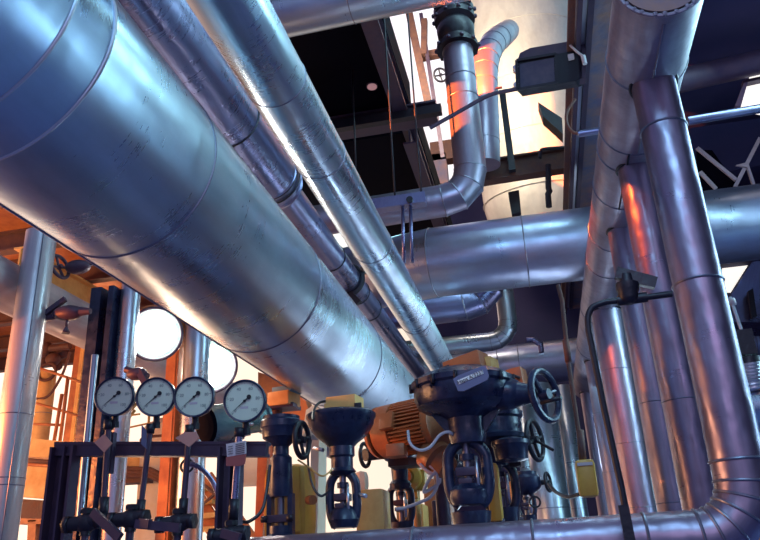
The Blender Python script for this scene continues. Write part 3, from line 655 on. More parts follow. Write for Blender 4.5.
for px_, py_ in ((366, 496), (323, 450)):
    MB().cyl(at(px_-9, py_-2, Y), at(px_, py_, Y-.05), 2*s1, n=10).build('air_fitting', SEAMB, v4)

# fifth: darker, behind the motor
Y = 5.95; s1 = sc(397, 470, Y)
v5 = T('control_valve', 'dark navy valve under and behind the orange motor', 'valve', V((at(400, 525, Y).x, Y, 0)))
pillar(v5, 402, 522, Y, hw=9)
yoke(v5, 402, Y, 484, 524, 11, th=3.6)
lat_at(at(399, 460, Y).x, [(490, 10), (484, 11), (480, 8), (462, 9), (460, 14), (455, 18), (450, 30), (442, 32), (440, 26), (436, 4)], Y, 399, 36).build('actuator_head', NAVY, v5)
MB().torus(at(365, 455, Y-.2), (1, -.2, 0), 11*s1, 2.*s1, 26, 8).build('handwheel', BLACK, v5)
MB().cyl(at(365, 455, Y-.2), at(392, 452, Y), 6*s1, n=16).build('wheel_shaft', BLACK, v5)

# sixth: tall cylinder at left
Y = 4.35; s1 = sc(281, 450, Y)
v6 = T('control_valve', 'navy valve with tall slim cylinder neck at the right end of the gauge rail', 'valve', V((at(281, 545, Y).x, Y, 0)))
x6 = at(281, 500, Y).x
pillar(v6, 281, 545, Y, hw=13)
lat_at(x6, [(548, 15), (540, 15), (536, 15), (534, 12), (526, 12)], Y, 281).build('bonnet', NAVY, v6)
for sg in (-1, 1): MB().bar(V((x6+sg*10.5*s1, Y, at(281, 540, Y).z)), V((x6+sg*10.5*s1, Y, at(281, 494, Y).z)), 4.5*s1, .06).build('yoke_leg', NAVY, v6)
MB().cyl(V((x6, Y, at(281, 540, Y).z)), V((x6, Y, at(281, 494, Y).z)), 3.4*s1, n=14).build('stem', SEAM, v6)
MB().box(V((x6, Y-.03, at(281, 519, Y).z)), (24*s1, .07, 7*s1), bev=.006).build('stem_coupling', DARK, v6)
for sg in (-1, 1): MB().cyl(V((x6+sg*10*s1, Y-.06, at(281, 519, Y).z)), V((x6+sg*16*s1, Y-.06, at(281, 519, Y).z)), 3.2*s1, n=10).build('side_nut', BLACK, v6)
lat_at(at(281, 470, Y).x, [(497, 11), (494, 12), (458, 11), (455, 8), (447, 8), (443, 12), (438, 19), (430, 20), (428, 21.5), (422, 21.5), (420, 19), (417, 19), (416, 4)], Y, 281, 40).build('actuator_head', NAVY, v6)
hc = at(302, 440, Y-.02); handwheel_bm(hc, (.97, -.1, .0), 17*s1, 2.6*s1, 4, .2).build('handwheel', BLACK, v6)
MB().cyl(at(293, 438, Y), hc, 4*s1, n=12).build('wheel_shaft', BLACK, v6)
MB().tube(spline([at(270, 465, Y-.15), at(267, 488, Y-.2), at(262, 510, Y-.25), at(250, 521, Y-.3), at(241, 522, Y-.4)]), 1.6*s1, 8).build('air_hose', BLACK, v6)
MB().tube(spline([at(298, 460, Y), at(310, 468, Y+.1), at(322, 476, Y+.1), at(332, 470, Y+.2)]), .9*s1, 8).build('copper_tube', OCHRE, v6)

# ------------------------------------------------------------------ orange motor
Y = 5.25; s1 = sc(410, 430, Y)
m0 = at(381, 433, Y+.12); m1 = at(443, 421, Y-.10); ax = (m1-m0).normalized()
mo = T('electric_motor', 'large orange finned electric motor left of the largest valve', 'motor', at(415, 450, Y))
L_ = (m1-m0).length; R_ = 25.5*s1
MB().lathe([(0, R_*.55), (0.01, R_*.9), (.04, R_*1.04), (.17, R_*1.05), (.172, R_*.93)], m0, ax, 44).build('fan_cover', ORANGE, mo)
sto = MB().lathe([(.165, R_*.86), (L_*.95, R_*.86)], m0, ax, 44).build('stator', ORANGE, mo)
a_, b_ = frame_of(ax)
MB().lathe([(-.05, R_*.35), (-.05, R_*.8), (-.03, R_*.98), (0, R_*1.04)], m0, ax, 44).build('end_cap', ORANGE, mo)
fn = MB()
for q in range(44):
    d = a_*math.cos(2*PI*q/44)+b_*math.sin(2*PI*q/44); fn.bar(m0+ax*.19+d*R_*.93, m0+ax*L_*.86+d*R_*.93, .010, R_*.26, d)
fn.build('cooling_fins', ORANGE, sto)
MB().lathe([(L_*.86, R_*1.02), (L_*.96, R_*1.02), (L_*.98, R_*.8), (L_*1.06, R_*.5)], m0, ax, 40).build('end_shield', ORANGE, mo)
side = (V((.05, -1, .25)) - ax*V((.05, -1, .25)).dot(ax)).normalized()
uu = side.cross(ax)
tbm = Matrix((ax, uu, side)).transposed()
MB().box(m0+ax*L_*.36+side*R_*.98+uu*R_*.1*-1, (16*s1, 17*s1, 9*s1), tbm, bev=.012).build('terminal_box', ORANGE, mo)
MB().box(at(397, 451, Y-.16), (18*s1, .14, 12*s1), bev=.01).box(at(425, 449, Y), (16*s1, .2, 9*s1), bev=.01).build('foot', ORANGE, mo)
MB().lathe([(0, 17*s1), (.1, 17*s1), (.12, 13*s1), (.2, 11*s1)], at(430, 452, Y-.05), (.5, -.3, -.5), 28).build('gear_case', ORANGE, mo)
MB().box(at(425, 462, Y+.1), (70*s1, .2, 7*s1)).build('mounting_plate', BLACK, mo)
MB().cyl(at(440, 470, Y+.1), V((at(440, 470, Y).x, Y+.1, 0)), .05, n=16).build('support_post', DARK, mo)
# small yellow actuator
Y = 6.2; s1 = sc(409, 480, Y)
ya = T('yellow_actuator', 'small round yellow actuator below the orange motor', 'actuator', at(409, 492, Y))
c0 = at(408.5, 478, Y)
MB().lathe([(-.02, 3*s1), (0, 5*s1), (.0, 8*s1), (.03, 13*s1), (.1, 13.5*s1), (.16, 11*s1)], c0+V((0, -.1, 0)), (.1, 1, 0), 32).build('round_housing', YELLOW, ya)
MB().lathe([(0, 1.5*s1), (0, 6*s1), (.02, 6.5*s1)], c0+V((-.005, -.125, 0)), (.1, 1, 0), 24).build('face_knob', ORANGE, ya)
MB().box(c0+V((.09, .05, -.02)), (12*s1, .14, 20*s1), bev=.015).box(c0+V((.02, .03, -.13)), (12*s1, .1, 9*s1), bev=.01).build('side_case', YELLOW, ya)
MB().cyl(c0+V((.03, .05, -.1)), V((c0.x+.03, c0.y+.05, 0)), .05, n=14).build('support_post', OCHRE, ya)
for pp, lab in (([(424, 453), (428, 464), (436, 471), (437, 486), (430, 497), (418, 503), (404, 508), (396, 509)], 'pale cable bundle falling below the motor into the dark valve'), ([(437, 470), (430, 478), (424, 492), (438, 484), (440, 478)], 'loop of pale cable beside the small yellow actuator'), ([(420, 464), (426, 470), (434, 474), (441, 470)], 'short pale cable under the motor gear case')):
    tag(MB().tube(spline([at(a, c_, 5.1) for a, c_ in pp]), .011, 8).build('cable', GREYCABLE), lab, 'cable')

# yellow and orange equipment cases behind the valves
def case(name, label, x0, y0, x1, y1, Y, m, d=.25, bev=.03, cat='cabinet'):
    c = at((x0+x1)/2, (y0+y1)/2, Y); s_ = sc((x0+x1)/2, (y0+y1)/2, Y)
    z0 = at((x0+x1)/2, y1, Y).z; z1 = at((x0+x1)/2, y0, Y).z
    r = T(name, label, cat, V((c.x, Y, 0)))
    MB().box(V((c.x, Y+d/2, (z0+z1)/2)), ((x1-x0)*s_, d, z1-z0), bev=bev).build('case', m, r)
    MB().cyl(V((c.x, Y+d/2, 0)), V((c.x, Y+d/2, z0+.02)), .05, n=14).build('support_post', DARK, r)
    return r
cs = case('yellow_tank', 'tall rounded yellow tank behind the slim necked valve', 259, 463, 308, 542, 4.75, YELLOW, .28, .09, 'tank')
MB().box(at(283, 500, 4.74), (36*sc(283, 500, 4.74), .02, 62*sc(283, 500, 4.74)), bev=.008).build('front_panel', YELLOW, cs)
MB().cyl(at(309, 500, 4.75), at(313, 500, 4.7), .03, n=12).build('drain_knob', ORANGE, cs)
case('yellow_cabinet', 'ochre cabinet right of the wide headed valve', 355, 489, 384, 536, 5.2, OCHRE, .25, .02)
case('yellow_cabinet', 'narrow yellow case between the largest valve and the next', 487, 462, 500, 522, 4.9, YELLOW, .15, .03)
case('yellow_cabinet', 'thin yellow strip case right of the second valve yoke', 511, 480, 518, 520, 5.7, YELLOW, .15, .02)
case('orange_cabinet', 'orange cabinet below the motor, beside the small actuator', 396, 504, 424, 536, 6.6, OCHRE, .3, .02)
case('orange_cabinet', 'orange ribbed cabinet left of the largest valve yoke', 424, 478, 450, 530, 6.9, ORANGE, .3, .02)
case('pump_post', 'dark blue post standing before the orange ribbed cabinet', 432, 500, 440, 530, 6.2, NAVY, .12, .02, 'post')
case('white_cabinet', 'pale cream cabinet in the gap left of the small yellow actuator', 395, 470, 412, 502, 7.4, CREAMWALL, .2, .01)
case('white_bottle', 'pale rounded canister beside the ochre cabinet', 353, 470, 366, 492, 5.6, CREAMWALL, .14, .05, 'canister')

# ------------------------------------------------------------------ pressure gauges on their rail
Y = 3.0
def gauge(px, py, rpx, label):
    s_ = sc(px, py, Y); c = at(px, py, Y); R = rpx*s_
    g = T('pressure_gauge', label, 'gauge', c, 'pressure gauges in a row on the rail')
    nx = (CAM-c); nx = V((nx.x*.35+.12, nx.y, nx.z*.55)).normalized()      # the way the dial faces
    a = V((0, 0, 1)).cross(nx).normalized()*1; b = nx.cross(a)                # a: right as seen, b: up
    def P(u, v, w=0.): return c + a*u*R + b*v*R + nx*w
    MB().lathe([(-.05, R*.80), (-.045, R*.95), (0, R), (.012, R*1.0), (.016, R*.97), (.014, R*.90), (.004, R*.885)], c, nx, 48).build('case', NAVY, g)
    dl = MB().lathe([(0, R*.90), (.006, R*.90)], c, nx, 48).build('dial', DIAL, g)
    t = MB()
    for i in range(51):
        th = math.radians(225-270*i/50); l = .10 if i % 10 == 0 else (.07 if i % 5 == 0 else .04)
        p, q = P(math.cos(th)*.86, math.sin(th)*.86, .0068), P(math.cos(th)*(.86-l), math.sin(th)*(.86-l), .0068)
        t.bar(p, q, .0012 if i % 10 else .0022, .0008, nx)
    t.build('tick_marks', FADED, dl)
    for i, tx in enumerate(('0', '20', '40', '60', '80', '100')):
        th = math.radians(225-54*i); text_mesh('numeral', tx, R*.20, FADED, dl, Matrix((a, b, nx)).transposed(), P(math.cos(th)*.62, math.sin(th)*.62, .007)-c)
    d = math.radians(220); dv = (math.cos(d), math.sin(d))
    MB().prism([P(dv[0]*.80, dv[1]*.80, .010), P(-dv[0]*.22-dv[1]*.03, -dv[1]*.22+dv[0]*.03, .010), P(-dv[0]*.22+dv[1]*.03, -dv[1]*.22-dv[0]*.03, .010)], nx*.002).cyl(P(0, 0, .008), P(0, 0, .014), R*.06, n=16).cyl(P(-dv[0]*.27, -dv[1]*.27, .009), P(-dv[0]*.27, -dv[1]*.27, .013), R*.105, n=16).build('needle', INK, g)
    MB().prism([P(-.22, -.36, .0062), P(.16, -.36, .0062), P(.16, -.25, .0062), P(-.22, -.25, .0062)], nx*.0008).build('maker_strip', WHITECARD, dl)
    MB().cyl(P(0, -.9, -.02), P(0, -1.28, -.02), R*.16, n=14).lathe([(0, R*.22), (R*.3, R*.22)], P(0, -1.55, -.02), b, 6).build('socket', BLACK, g)
    return g
gs = []
for px_, py_, r_, lb in ((115, 396.5, 19.6, 'pressure gauge at the left end of the row of four'), (156, 397, 19.6, 'second pressure gauge from the left, above the thin edge-on tag'),
                         (194.5, 397, 20.3, 'third pressure gauge from the left, touching the second'), (245, 401, 21.3, 'rightmost and brightest pressure gauge, set apart from the other three')):
    gs.append(gauge(px_, py_, r_, lb))
# stems
for i, (x0, y0, x1, y1, w_, lb) in enumerate(((109, 420, 103, 520, 3.2, 'dark stem under the leftmost gauge'), (151, 424, 139, 522, 2.8, 'dark stem under the second gauge'), (190, 425, 182, 520, 3.0, 'dark stem under the third gauge'), (240, 428, 233, 520, 3.4, 'grey stem under the rightmost gauge'))):
    s_ = sc(x0, y0, Y); p = at(x0, y0, Y+.02); q = at(x1, y1, Y+.02)
    r = T('impulse_pipe', lb, 'pipe', q, 'gauge stems')
    MB().tube([p, q], w_*s_, 12).build('tube', DARKCLAD if i == 3 else DARK, r)
    MB().tube([p+(q-p)*.78, q], w_*1.5*s_, 10).build('fitting', BLACK, r); MB().tube([p, p+(q-p)*.1], w_*1.6*s_, 8).build('fitting', BLACK, r)
# rail frame
gf = T('instrument_rack', 'dark violet steel frame carrying the four gauges', 'frame', V((at(60, 448, 3.1).x, 3.1, 0)))
s_ = sc(160, 449, 3.1)
pL, pR = at(57, 449.5, 3.12), at(268, 449.5, 3.12)
MB().ibeam(pL, pR, .06, 14*s_, .014).bar(pL+V((0, -.02, 0)), pR+V((0, -.02, 0)), .012, 13*s_).build('rail', DARK, gf)
for x0, x1, yb in ((66, 55, 540), (231, 224, 540)):
    p = at(x0, 447, 3.1); w_ = 24*s_ if x0 < 100 else 19*s_
    m = MB(); m.bar(V((p.x, 3.1, 0)), V((p.x, 3.1, p.z)), .05, w_*.12, (1, 0, 0)); m = MB()
    m.box(V((p.x, 3.12, p.z/2)), (w_, .012, p.z)); m.box(V((p.x-w_/2, 3.1, p.z/2)), (.012, .07, p.z)); m.box(V((p.x+w_/2, 3.1, p.z/2)), (.012, .07, p.z)); m.box(V((p.x+w_*.05, 3.1, p.z/2)), (.01, .05, p.z))
    m.build('post', DARK, gf)
MB().box(at(110, 453, 3.05), (8*s_, .03, 40*s_)).build('gauge_bracket', DARK, gf)
# tags
def card(px, py, poly, m, label, rot=0):
    return tag(MB().prism([at(px+a, py+b, 2.93) for a, b in poly], (0, .006, 0)).build('tag', m), label, 'tag', 'tags hanging from the gauges')
card(103, 443.5, [(-9, -1), (1, -9.5), (9, 0), (1, 9)], PINKCARD, 'salmon diamond shaped tag below the leftmost gauge')
card(144, 436, [(-2.5, -11), (2, -6), (2.5, 13), (-3, 8)], GREYPL, 'blue grey tag seen nearly edge on below the second gauge')
card(187, 438, [(-12, 0), (-2, -6), (9, -6), (12, 0), (2, 9)], PINKCARD, 'salmon bent tag below the third gauge')
tg = T('tag', 'white printed tag below the rightmost gauge', 'tag', at(236, 449, 2.93), 'tags hanging from the gauges')
MB().prism([at(226, 444, 2.93), at(245.5, 440.5, 2.93), at(246, 453.5, 2.93), at(227, 457, 2.93)], (0, .006, 0)).build('card', WHITECARD, tg)
ln = MB()
for i in range(6): ln.bar(at(235.5, 444.5+1.9*i, 2.927), at(244.5, 442.8+1.9*i, 2.927), .0022, .001, (0, 1, 0))
for i in range(4): ln.bar(at(228, 447+2.4*i, 2.927), at(233, 446+2.4*i, 2.927), .0018, .001, (0, 1, 0))
ln.build('print_lines', INK, tg)
card(236, 460, [(-10, -3), (10, -6), (8.5, 4), (3, 6), (-10, 6)], REDCARD, 'dull red tag tucked behind the white printed one')
# cocks at the feet of the stems
def cock(px, py, label, lever):
    c = at(px, py, 2.98); s_ = sc(px, py, 2.98)
    r = T('gauge_cock', label, 'valve', c, 'cocks below the gauges')
    MB().cyl(c-V((16*s_, .02, 1*s_)), c+V((14*s_, 0, 2*s_)), 7*s_, n=16).ball(c, 10*s_, 16, (1.25, 1, .95)).build('body', BLACK, r)
    MB().cyl(c-V((0, 0, 12*s_)), c+V((0, 0, 14*s_)), 5.5*s_, n=14).lathe([(0, 7*s_), (4*s_, 7*s_)], c+V((0, 0, 9*s_)), (0, 0, 1), 6).build('gland', BLACK, r)
    MB().cyl(c-V((20*s_, .02, 1*s_)), c-V((14*s_, .02, 1*s_)), 9*s_, n=6).build('union_nut', BLACK, r); MB().cyl(c+V((12*s_, 0, 1*s_)), c+V((18*s_, 0, 1*s_)), 8*s_, n=6).build('union_nut', BLACK, r)
    (x0, y0), (x1, y1) = lever
    MB().bar(at(x0, y0, 2.9), at(x1, y1, 2.88), .02, 8.5*s_, (0, 0, 1)).build('lever', DARK, r)
    MB().cyl(c-V((0, 0, .0)), V((c.x-.01, c.y, 0)), 4*s_, n=12).build('drop_tube', DARK, r)
cock(86, 523, 'black cock with slanting lever below the leftmost gauge', ((93, 512), (120, 538)))
cock(131, 519, 'knobbly black cock below the second gauge', ((140, 523), (150, 524)))
cock(178, 523, 'black cock with level lever below the third gauge', ((136, 524), (180, 528)))
cock(231, 535, 'grey blue cock below the rightmost gauge', ((222, 533), (240, 538)))
tag(MB().tube([at(95, 355, 3.3), at(86, 452, 3.3), at(80, 520, 3.3)], .017, 12).build('impulse_tube', SLIM), 'thin silver tube rising past the left end of the rail', 'pipe')
tag(MB().tube(spline([at(185, 467, 3.3), at(190, 464, 3.3), at(200, 468, 3.3), at(210, 478, 3.3), at(217, 492, 3.3), at(220, 508, 3.3)]), .012, 8).build('hose', DARKCLAD), 'grey hose curving behind the rightmost post of the gauge frame', 'hose')
tag(MB().torus(at(187, 466, 3.35), (.2, -1, .1), .03, .006, 24, 6).build('hose_coil', BLACK), 'small black hose coil behind the stem of the third gauge', 'hose')
# grey green motor-like vessel behind the gauges
Y = 4.6; s_ = sc(230, 424, Y)
gm = T('pump_motor', 'grey green horizontal casing behind the two right gauges', 'motor', at(230, 440, Y))
p0 = at(203, 426, Y-.15); p1 = at(264, 418, Y+.25); ax = (p1-p0).normalized(); L_ = (p1-p0).length
MB().lathe([(0, 10*s_), (.01, 16*s_), (.03, 18*s_)], p0, ax, 40).build('dark_end', SOFFIT, gm)
MB().lathe([(.03, 18*s_), (.06, 19.5*s_), (L_*.32, 19.5*s_), (L_*.34, 17*s_), (L_*.5, 16*s_), (L_*.52, 17*s_), (L_*.6, 17*s_), (L_*.62, 14*s_), (L_*.95, 14*s_), (L_*.96, 16*s_), (L_, 16*s_)], p0, ax, 44).build('casing', GREEN, gm)
for q in range(9):
    a_, b_ = frame_of(ax); d = a_*math.cos(2*PI*q/9)+b_*math.sin(2*PI*q/9); MB().cyl(p0+ax*L_*.56+d*17*s_, p0+ax*L_*.64+d*17*s_, 1.6*s_, n=8).build('bolt', SEAMB, gm)
MB().cyl(p0+ax*L_*.4-V((0, 0, .03)), V(((p0+ax*L_*.4).x, (p0+ax*L_*.4).y, 0)), .05, n=14).build('support_post', DARK, gm)
bb = T('actuator_box', 'ochre and blue box tucked under the widest pipe right of the gauges', 'box', at(285, 398, 5.6))
MB().box(at(284, 400, 5.6), (24*sc(284, 400, 5.6), .2, 14*sc(284, 400, 5.6)), Matrix.Rotation(-.2, 3, 'Z'), bev=.012).build('lower_case', OCHRE, bb)
MB().box(at(287, 391, 5.6), (22*sc(284, 400, 5.6), .18, 6*sc(284, 400, 5.6)), Matrix.Rotation(-.2, 3, 'Z'), bev=.01).build('blue_lid', mat('blue grey lid', (.10, .22, .30), .5), bb)
MB().box(at(278, 408, 5.62), (40*sc(284, 400, 5.6), .2, 4*sc(284, 400, 5.6))).build('shelf', DARK, bb)
MB().cyl(at(276, 410, 5.65), V((at(276, 410, 5.65).x, 5.65, 0)), .05).build('support_post', RUSTY, bb)

# ------------------------------------------------------------------ left background
lx, ly = -3.72, 4.69
lp = pipe('standing_pipe', 'upright lagged pipe at the left edge, half orange half silver', [V((lx, ly, 0)), V((lx, ly, CAMZ+2.62))], .118, STAND, seams=[2.25, 2.3, 2.75], n=48)
MB().tube([V((lx+.085, ly-.085, .1)), V((lx+.085, ly-.085, CAMZ+2.6))], .005, 6).build('lengthwise_seam', SEAM, lp)
pipe('insulated_pipe', 'pale sloping looking pipe behind the upright one, running away at left', [W(-4.07, 3.0, 2.243), W(-4.07, 15, 2.243)], .20, PALE, seams=[3.2, 5.], n=44)
mz = T('mezzanine_floor', 'rusty mezzanine underside with joists, glimpsed below the widest pipe at far left', 'floor', W(-6, 7.7, 3.4))
MB().box(W(-7.2, 8.0, 3.46), (8.0, 5.0, .1)).build('deck', ORSTEEL, mz)
for y_ in (6.0, 7.0, 8.0, 9.0, 10.0): MB().ibeam(W(-11.1, y_, 3.3), W(-3.3, y_, 3.3), .12, .22, .02).build('joist', RUSTY, mz)
MB().ibeam(W(-4.9, 5.9, 3.05), W(-4.9, 10.4, 3.05), .16, .26, .02).build('bearer', OCHRE, mz)
# I-beam column
cx = at(112, 300, 5.5).x
ic = T('steel_column', 'blue and orange flanged steel column behind the leftmost gauge', 'column', V((cx, 5.5, 0)))
MB().box(V((cx-.10, 5.5, 2.0)), (.10, .2, 4.0)).build('flange', NAVY, ic)
MB().box(V((cx-.01, 5.6, 2.0)), (.12, .03, 4.0)).build('web', ORSTEEL, ic)
MB().box(V((cx+.045, 5.5, 2.0)), (.05, .2, 4.0)).build('rib', NAVY, ic)
MB().cyl(V((cx+.15, 5.55, 0)), V((cx+.15, 5.55, 4.2)), .085, n=32).build('riser', SLIM, ic)
c2x = at(190, 400, 6.6).x
ic = T('steel_column', 'orange edged silver column between the two glaring lamps', 'column', V((c2x, 6.6, 0)))
MB().cyl(V((c2x+.05, 6.6, 0)), V((c2x+.05, 6.6, 4.3)), .13, n=36).build('riser', SLIM, ic)
MB().box(V((c2x-.13, 6.6, 2.1)), (.06, .2, 4.2)).box(V((c2x-.17, 6.5, 2.1)), (.10, .02, 4.2)).build('angle', ORSTEEL, ic)
# the two glaring lamps
for i, (px_, py_, r_, lb) in enumerate(((155, 334, 17, 'round floodlight glaring below the widest pipe, left one of two'), (210, 366, 17, 'round floodlight glaring below the widest pipe, right one of two'))):
    yy = 5.9 if i == 0 else 6.9; s_ = sc(px_, py_, yy); c0 = at(px_, py_, yy)
    nx = (CAM-c0+V((.3, 0, -.2))).normalized()
    lm = T('lit_floodlight', lb, 'floodlight', c0, 'lit floodlights under the widest pipe')
    MB().lathe([(-.3, 6*s_), (-.25, 14*s_), (-.1, 24*s_), (.02, 27*s_), (.03, 25*s_), (.0, 24*s_)], c0, nx, 40, cap=False).build('housing', GREEN, lm)
    MB().lathe([(-.01, r_*1.25*s_), (.012, r_*1.15*s_), (.02, r_*.6*s_), (.024, .2*s_)], c0, nx, 40).build('lens', LENS, lm)
    MB().torus(c0+nx*.02, nx, 26*s_, 1.6*s_, 40, 8).build('rim', DARK, lm)
    MB().bar(c0-nx*.15-V((.02, 0, .02)), c0-nx*.15-V((.32, -.05, .1)), .04, .05).build('bracket', BLACK, lm)
    ld = bpy.data.lights.new('lamp_glow', 'SPOT'); ld.energy = 60; ld.color = (1, .93, .8); ld.shadow_soft_size = .12; ld.spot_size = 2.4
    lo = bpy.data.objects.new('lamp_glow', ld); COL.objects.link(lo); lo.location = c0+nx*.12; lo.rotation_euler = nx.to_track_quat('-Z', 'Y').to_euler()
# lever valves beside the upright pipe
def lever_valve(px, py, Y, label, s_f=1., mirror=1):
    c = at(px, py, Y); s_ = sc(px, py, Y)*s_f
    r = T('lever_valve', label, 'valve', c)
    MB().ball(c, 10*s_, 16, (1.7, 1, .75)).cyl(c-V((26*s_, 0, 2*s_)), c+V((22*s_, 0, -1*s_)), 3.2*s_, n=12).cyl(c+V((14*s_, 0, 0)), c+V((25*s_, 0, -1*s_)), 5*s_, 3*s_, n=8).build('body', DARK, r)
    MB().bar(c+V((-26*s_, -.03, -1*s_)), c+V((-2*s_, -.03, 14*s_)), .03, 5*s_).build('lever', DARK, r)
    MB().cyl(c-V((0, 0, 6*s_)), c-V((0, 0, 14*s_)), 1.3*s_, n=8).lathe([(0, 5*s_), (8*s_, .5*s_)], c-V((0, 0, 21*s_)), (0, 0, 1), 4).build('drain_cone', DARK, r)
    return r
lever_valve(68, 313, 4.75, 'dark lever valve with triangular cone hanging off the upright pipe')
r = T('lever_valve', 'dark valve with edge-on handwheel just below the widest pipe at left', 'valve', at(75, 268, 4.9))
c0 = at(78, 267, 4.9); s_ = sc(78, 267, 4.9)
MB().ball(c0, 9*s_, 16, (1.5, 1, .8)).cyl(c0+V((0, 0, 0)), c0+V((26*s_, .05, 10*s_)), 4*s_, n=10).build('body', DARK, r)
handwheel_bm(c0-V((16*s_, .05, 0)), (1, -.15, .25), 12*s_, 1.8*s_, 4, .2).build('handwheel', DARK, r)
r = T('lever_valve', 'dark valve clump above the second gauge', 'valve', at(138, 375, 5.0))
c0 = at(137, 374, 5.0); s_ = sc(137, 374, 5.0)
MB().ball(c0, 8*s_, 14, (1.4, 1, .8)).cyl(c0-V((13*s_, 0, -6*s_)), c0+V((12*s_, 0, -4*s_)), 3.5*s_, n=10).build('body', DARK, r)
MB().bar(c0+V((4*s_, -.04, 2*s_)), c0+V((14*s_, -.04, -14*s_)), .02, 6*s_).build('lever', DARK, r)
# structure beyond, lit orange
Yb = 9.0
def post(px0, py0, px1, py1, w, Y, m, label, name='steel_post', cat='post', d=.15):
    s_ = sc(px0, (py0+py1)/2, Y)
    return tag(MB().bar(at(px0, py0, Y), at(px1, py1, Y), d, w*s_, (1, 0, 0)).build(name, m), label, cat)
pp = T('steel_post', 'orange post with bright yellow edge left of the column, behind railings', 'post', at(74, 452, 8.2))
s_ = sc(78, 400, 8.2)
MB().bar(at(82, 345, 8.2), at(68, 452, 8.2), 8*s_, .12).build('web', ORSTEEL, pp)
MB().bar(at(87.5, 345, 8.15), at(75, 452, 8.15), 4*s_, .2).build('lit_flange', OCHRE, pp)
op = at(42, 410, 8.6)
pipe('standing_pipe', 'orange lit stub pipe behind the railings at left', [at(38, 452, 8.6), V((at(38, 452, 8.6).x, 8.6, at(46, 372, 8.6).z))], 8.5*sc(42, 410, 8.6), OCHRE, seams=[.5])
r = T('dark_valve', 'dark clump of valve gear on top of the orange stub pipe', 'valve', at(50, 360, 8.6))
m = MB(); s_ = sc(50, 360, 8.6)
for i in range(9):
    c0 = at(42+random.random()*24, 346+random.random()*20, 8.6+random.random()*.2); m.ball(c0, (4+4*random.random())*s_, 10)
m.cyl(at(38, 350, 8.6), at(70, 346, 8.6), 3.5*s_, n=10); m.build('valve_cluster', RUSTY, r)
MB().torus(at(47, 372, 8.5), (.1, -1, .2), 9*s_, 1.5*s_, 24, 6).build('handwheel', RUSTY, r)
MB().tube(spline([at(70, 352, 8.5), at(62, 375, 8.5), at(48, 396, 8.5), at(32, 399, 8.5)]), 1.3*s_, 8).build('hose', RUSTY, r)
# railings
def rail(pairs, Y, label, m, posts):
    r = T('railing', label, 'railing', at(*posts[0][1], Y))
    for (a, b2) in pairs: MB().tube([at(*a, Y), at(*b2, Y)], .016, 8).build('rail', m, r)
    for (a, b2) in posts: MB().tube([at(*a, Y), at(*b2, Y)], .022, 8).build('railing_post', m, r)
rail([((36, 367), (96, 387)), ((32, 402), (90, 419)), ((34, 424), (60, 425))], 7.8, 'orange handrail sloping behind the upright pipe at left', ORSTEEL, [((68, 377), (60, 442)), ((83, 403), (76, 440)), ((62, 394), (54, 442))])
rail([((118, 430), (200, 412)), ((118, 417), (140, 414)), ((120, 443), (180, 446))], 11, 'thin pale railing far behind the gauges', OCHRE, [((128, 405), (122, 470)), ((150, 400), (146, 470))])
# bands of ochre wall and beams at lower left
def slab(name, label, x0, y0, x1, y1, x2, y2, x3, y3, Y, m, d=.25, cat='beam'):
    return tag(MB().prism([at(x0, y0, Y), at(x1, y1, Y), at(x2, y2, Y), at(x3, y3, Y)], (0, d, 0)).build(name, m), label, cat)
slab('girder', 'bright ochre girder low at left, upper of two', 18, 437, 100, 445, 100, 461, 18, 456, 7.4, OCHRE)
slab('girder', 'bright ochre plate low at left, lower of two', 12, 465, 100, 471, 100, 503, 12, 496, 7.4, OCHRE)
slab('girder', 'brown beam beneath the ochre plates at left', 8, 498, 85, 503, 85, 525, 8, 522, 7.6, RUSTY)
tag(MB().tube([at(20, 460, 7.2), at(100, 467, 7.2)], .03, 10).build('cross_pipe', RUSTY), 'rusty pipe between the two ochre girders', 'pipe')
tag(MB().tube([at(20, 464, 7.1), at(100, 469, 7.1)], .018, 10).build('cross_pipe', ORSTEEL), 'thinner orange pipe below the rusty one', 'pipe')
slab('girder', 'orange low rail beam at the bottom left corner', 10, 518, 52, 519, 52, 524, 10, 524, 6.6, ORSTEEL)
slab('steel_post', 'short orange leg at the bottom left corner', 28, 520, 36, 520, 34, 560, 26, 560, 6.6, ORSTEEL, cat='post')
slab('girder', 'dark orange girder under the widest pipe at far left', -5, 236, 24, 250, 22, 268, -5, 254, 6.6, RUSTY)
slab('girder', 'orange ceiling band glimpsed beneath the widest pipe at left', 58, 262, 102, 282, 104, 300, 56, 282, 8.8, OCHRE)
slab('girder', 'pale orange plate below the ceiling band at left', 70, 282, 106, 300, 106, 312, 66, 292, 8.4, ORSTEEL)
slab('girder', 'ochre plate behind the left glaring lamp', 128, 300, 160, 322, 160, 352, 126, 350, 9.5, OCHRE)
slab('girder', 'orange slab seen between the gauge stems', 112, 458, 162, 455, 162, 470, 112, 474, 10, OCHRE)
for i, (ya_, yb_) in enumerate(((467, 470), (471.5, 473.5), (475, 477))):
    tag(MB().tube([at(84, ya_, 9.5), at(150, yb_-1, 9.5), at(160, yb_+4, 9.5), at(168, yb_+22, 9.5)], .03, 8).build('cross_pipe', RUSTY), ('topmost', 'middle', 'lowest')[i]+' of three thin rusty pipes behind the gauge stems', 'pipe', 'rusty pipes behind the gauge stems')
slab('girder', 'brown beam below the thin rusty pipes', 112, 476, 146, 476, 146, 482, 112, 484, 9.6, RUSTY)
slab('site_shed', 'orange shed end glimpsed right of the brightest gauge', 258, 372, 300, 384, 312, 420, 258, 420, 8.5, ORSTEEL, cat='shed')
slab('girder', 'ochre diagonal strut under the widest pipe near the wide headed valve', 306, 410, 318, 402, 330, 404, 302, 436, 8.2, CREAMWALL)
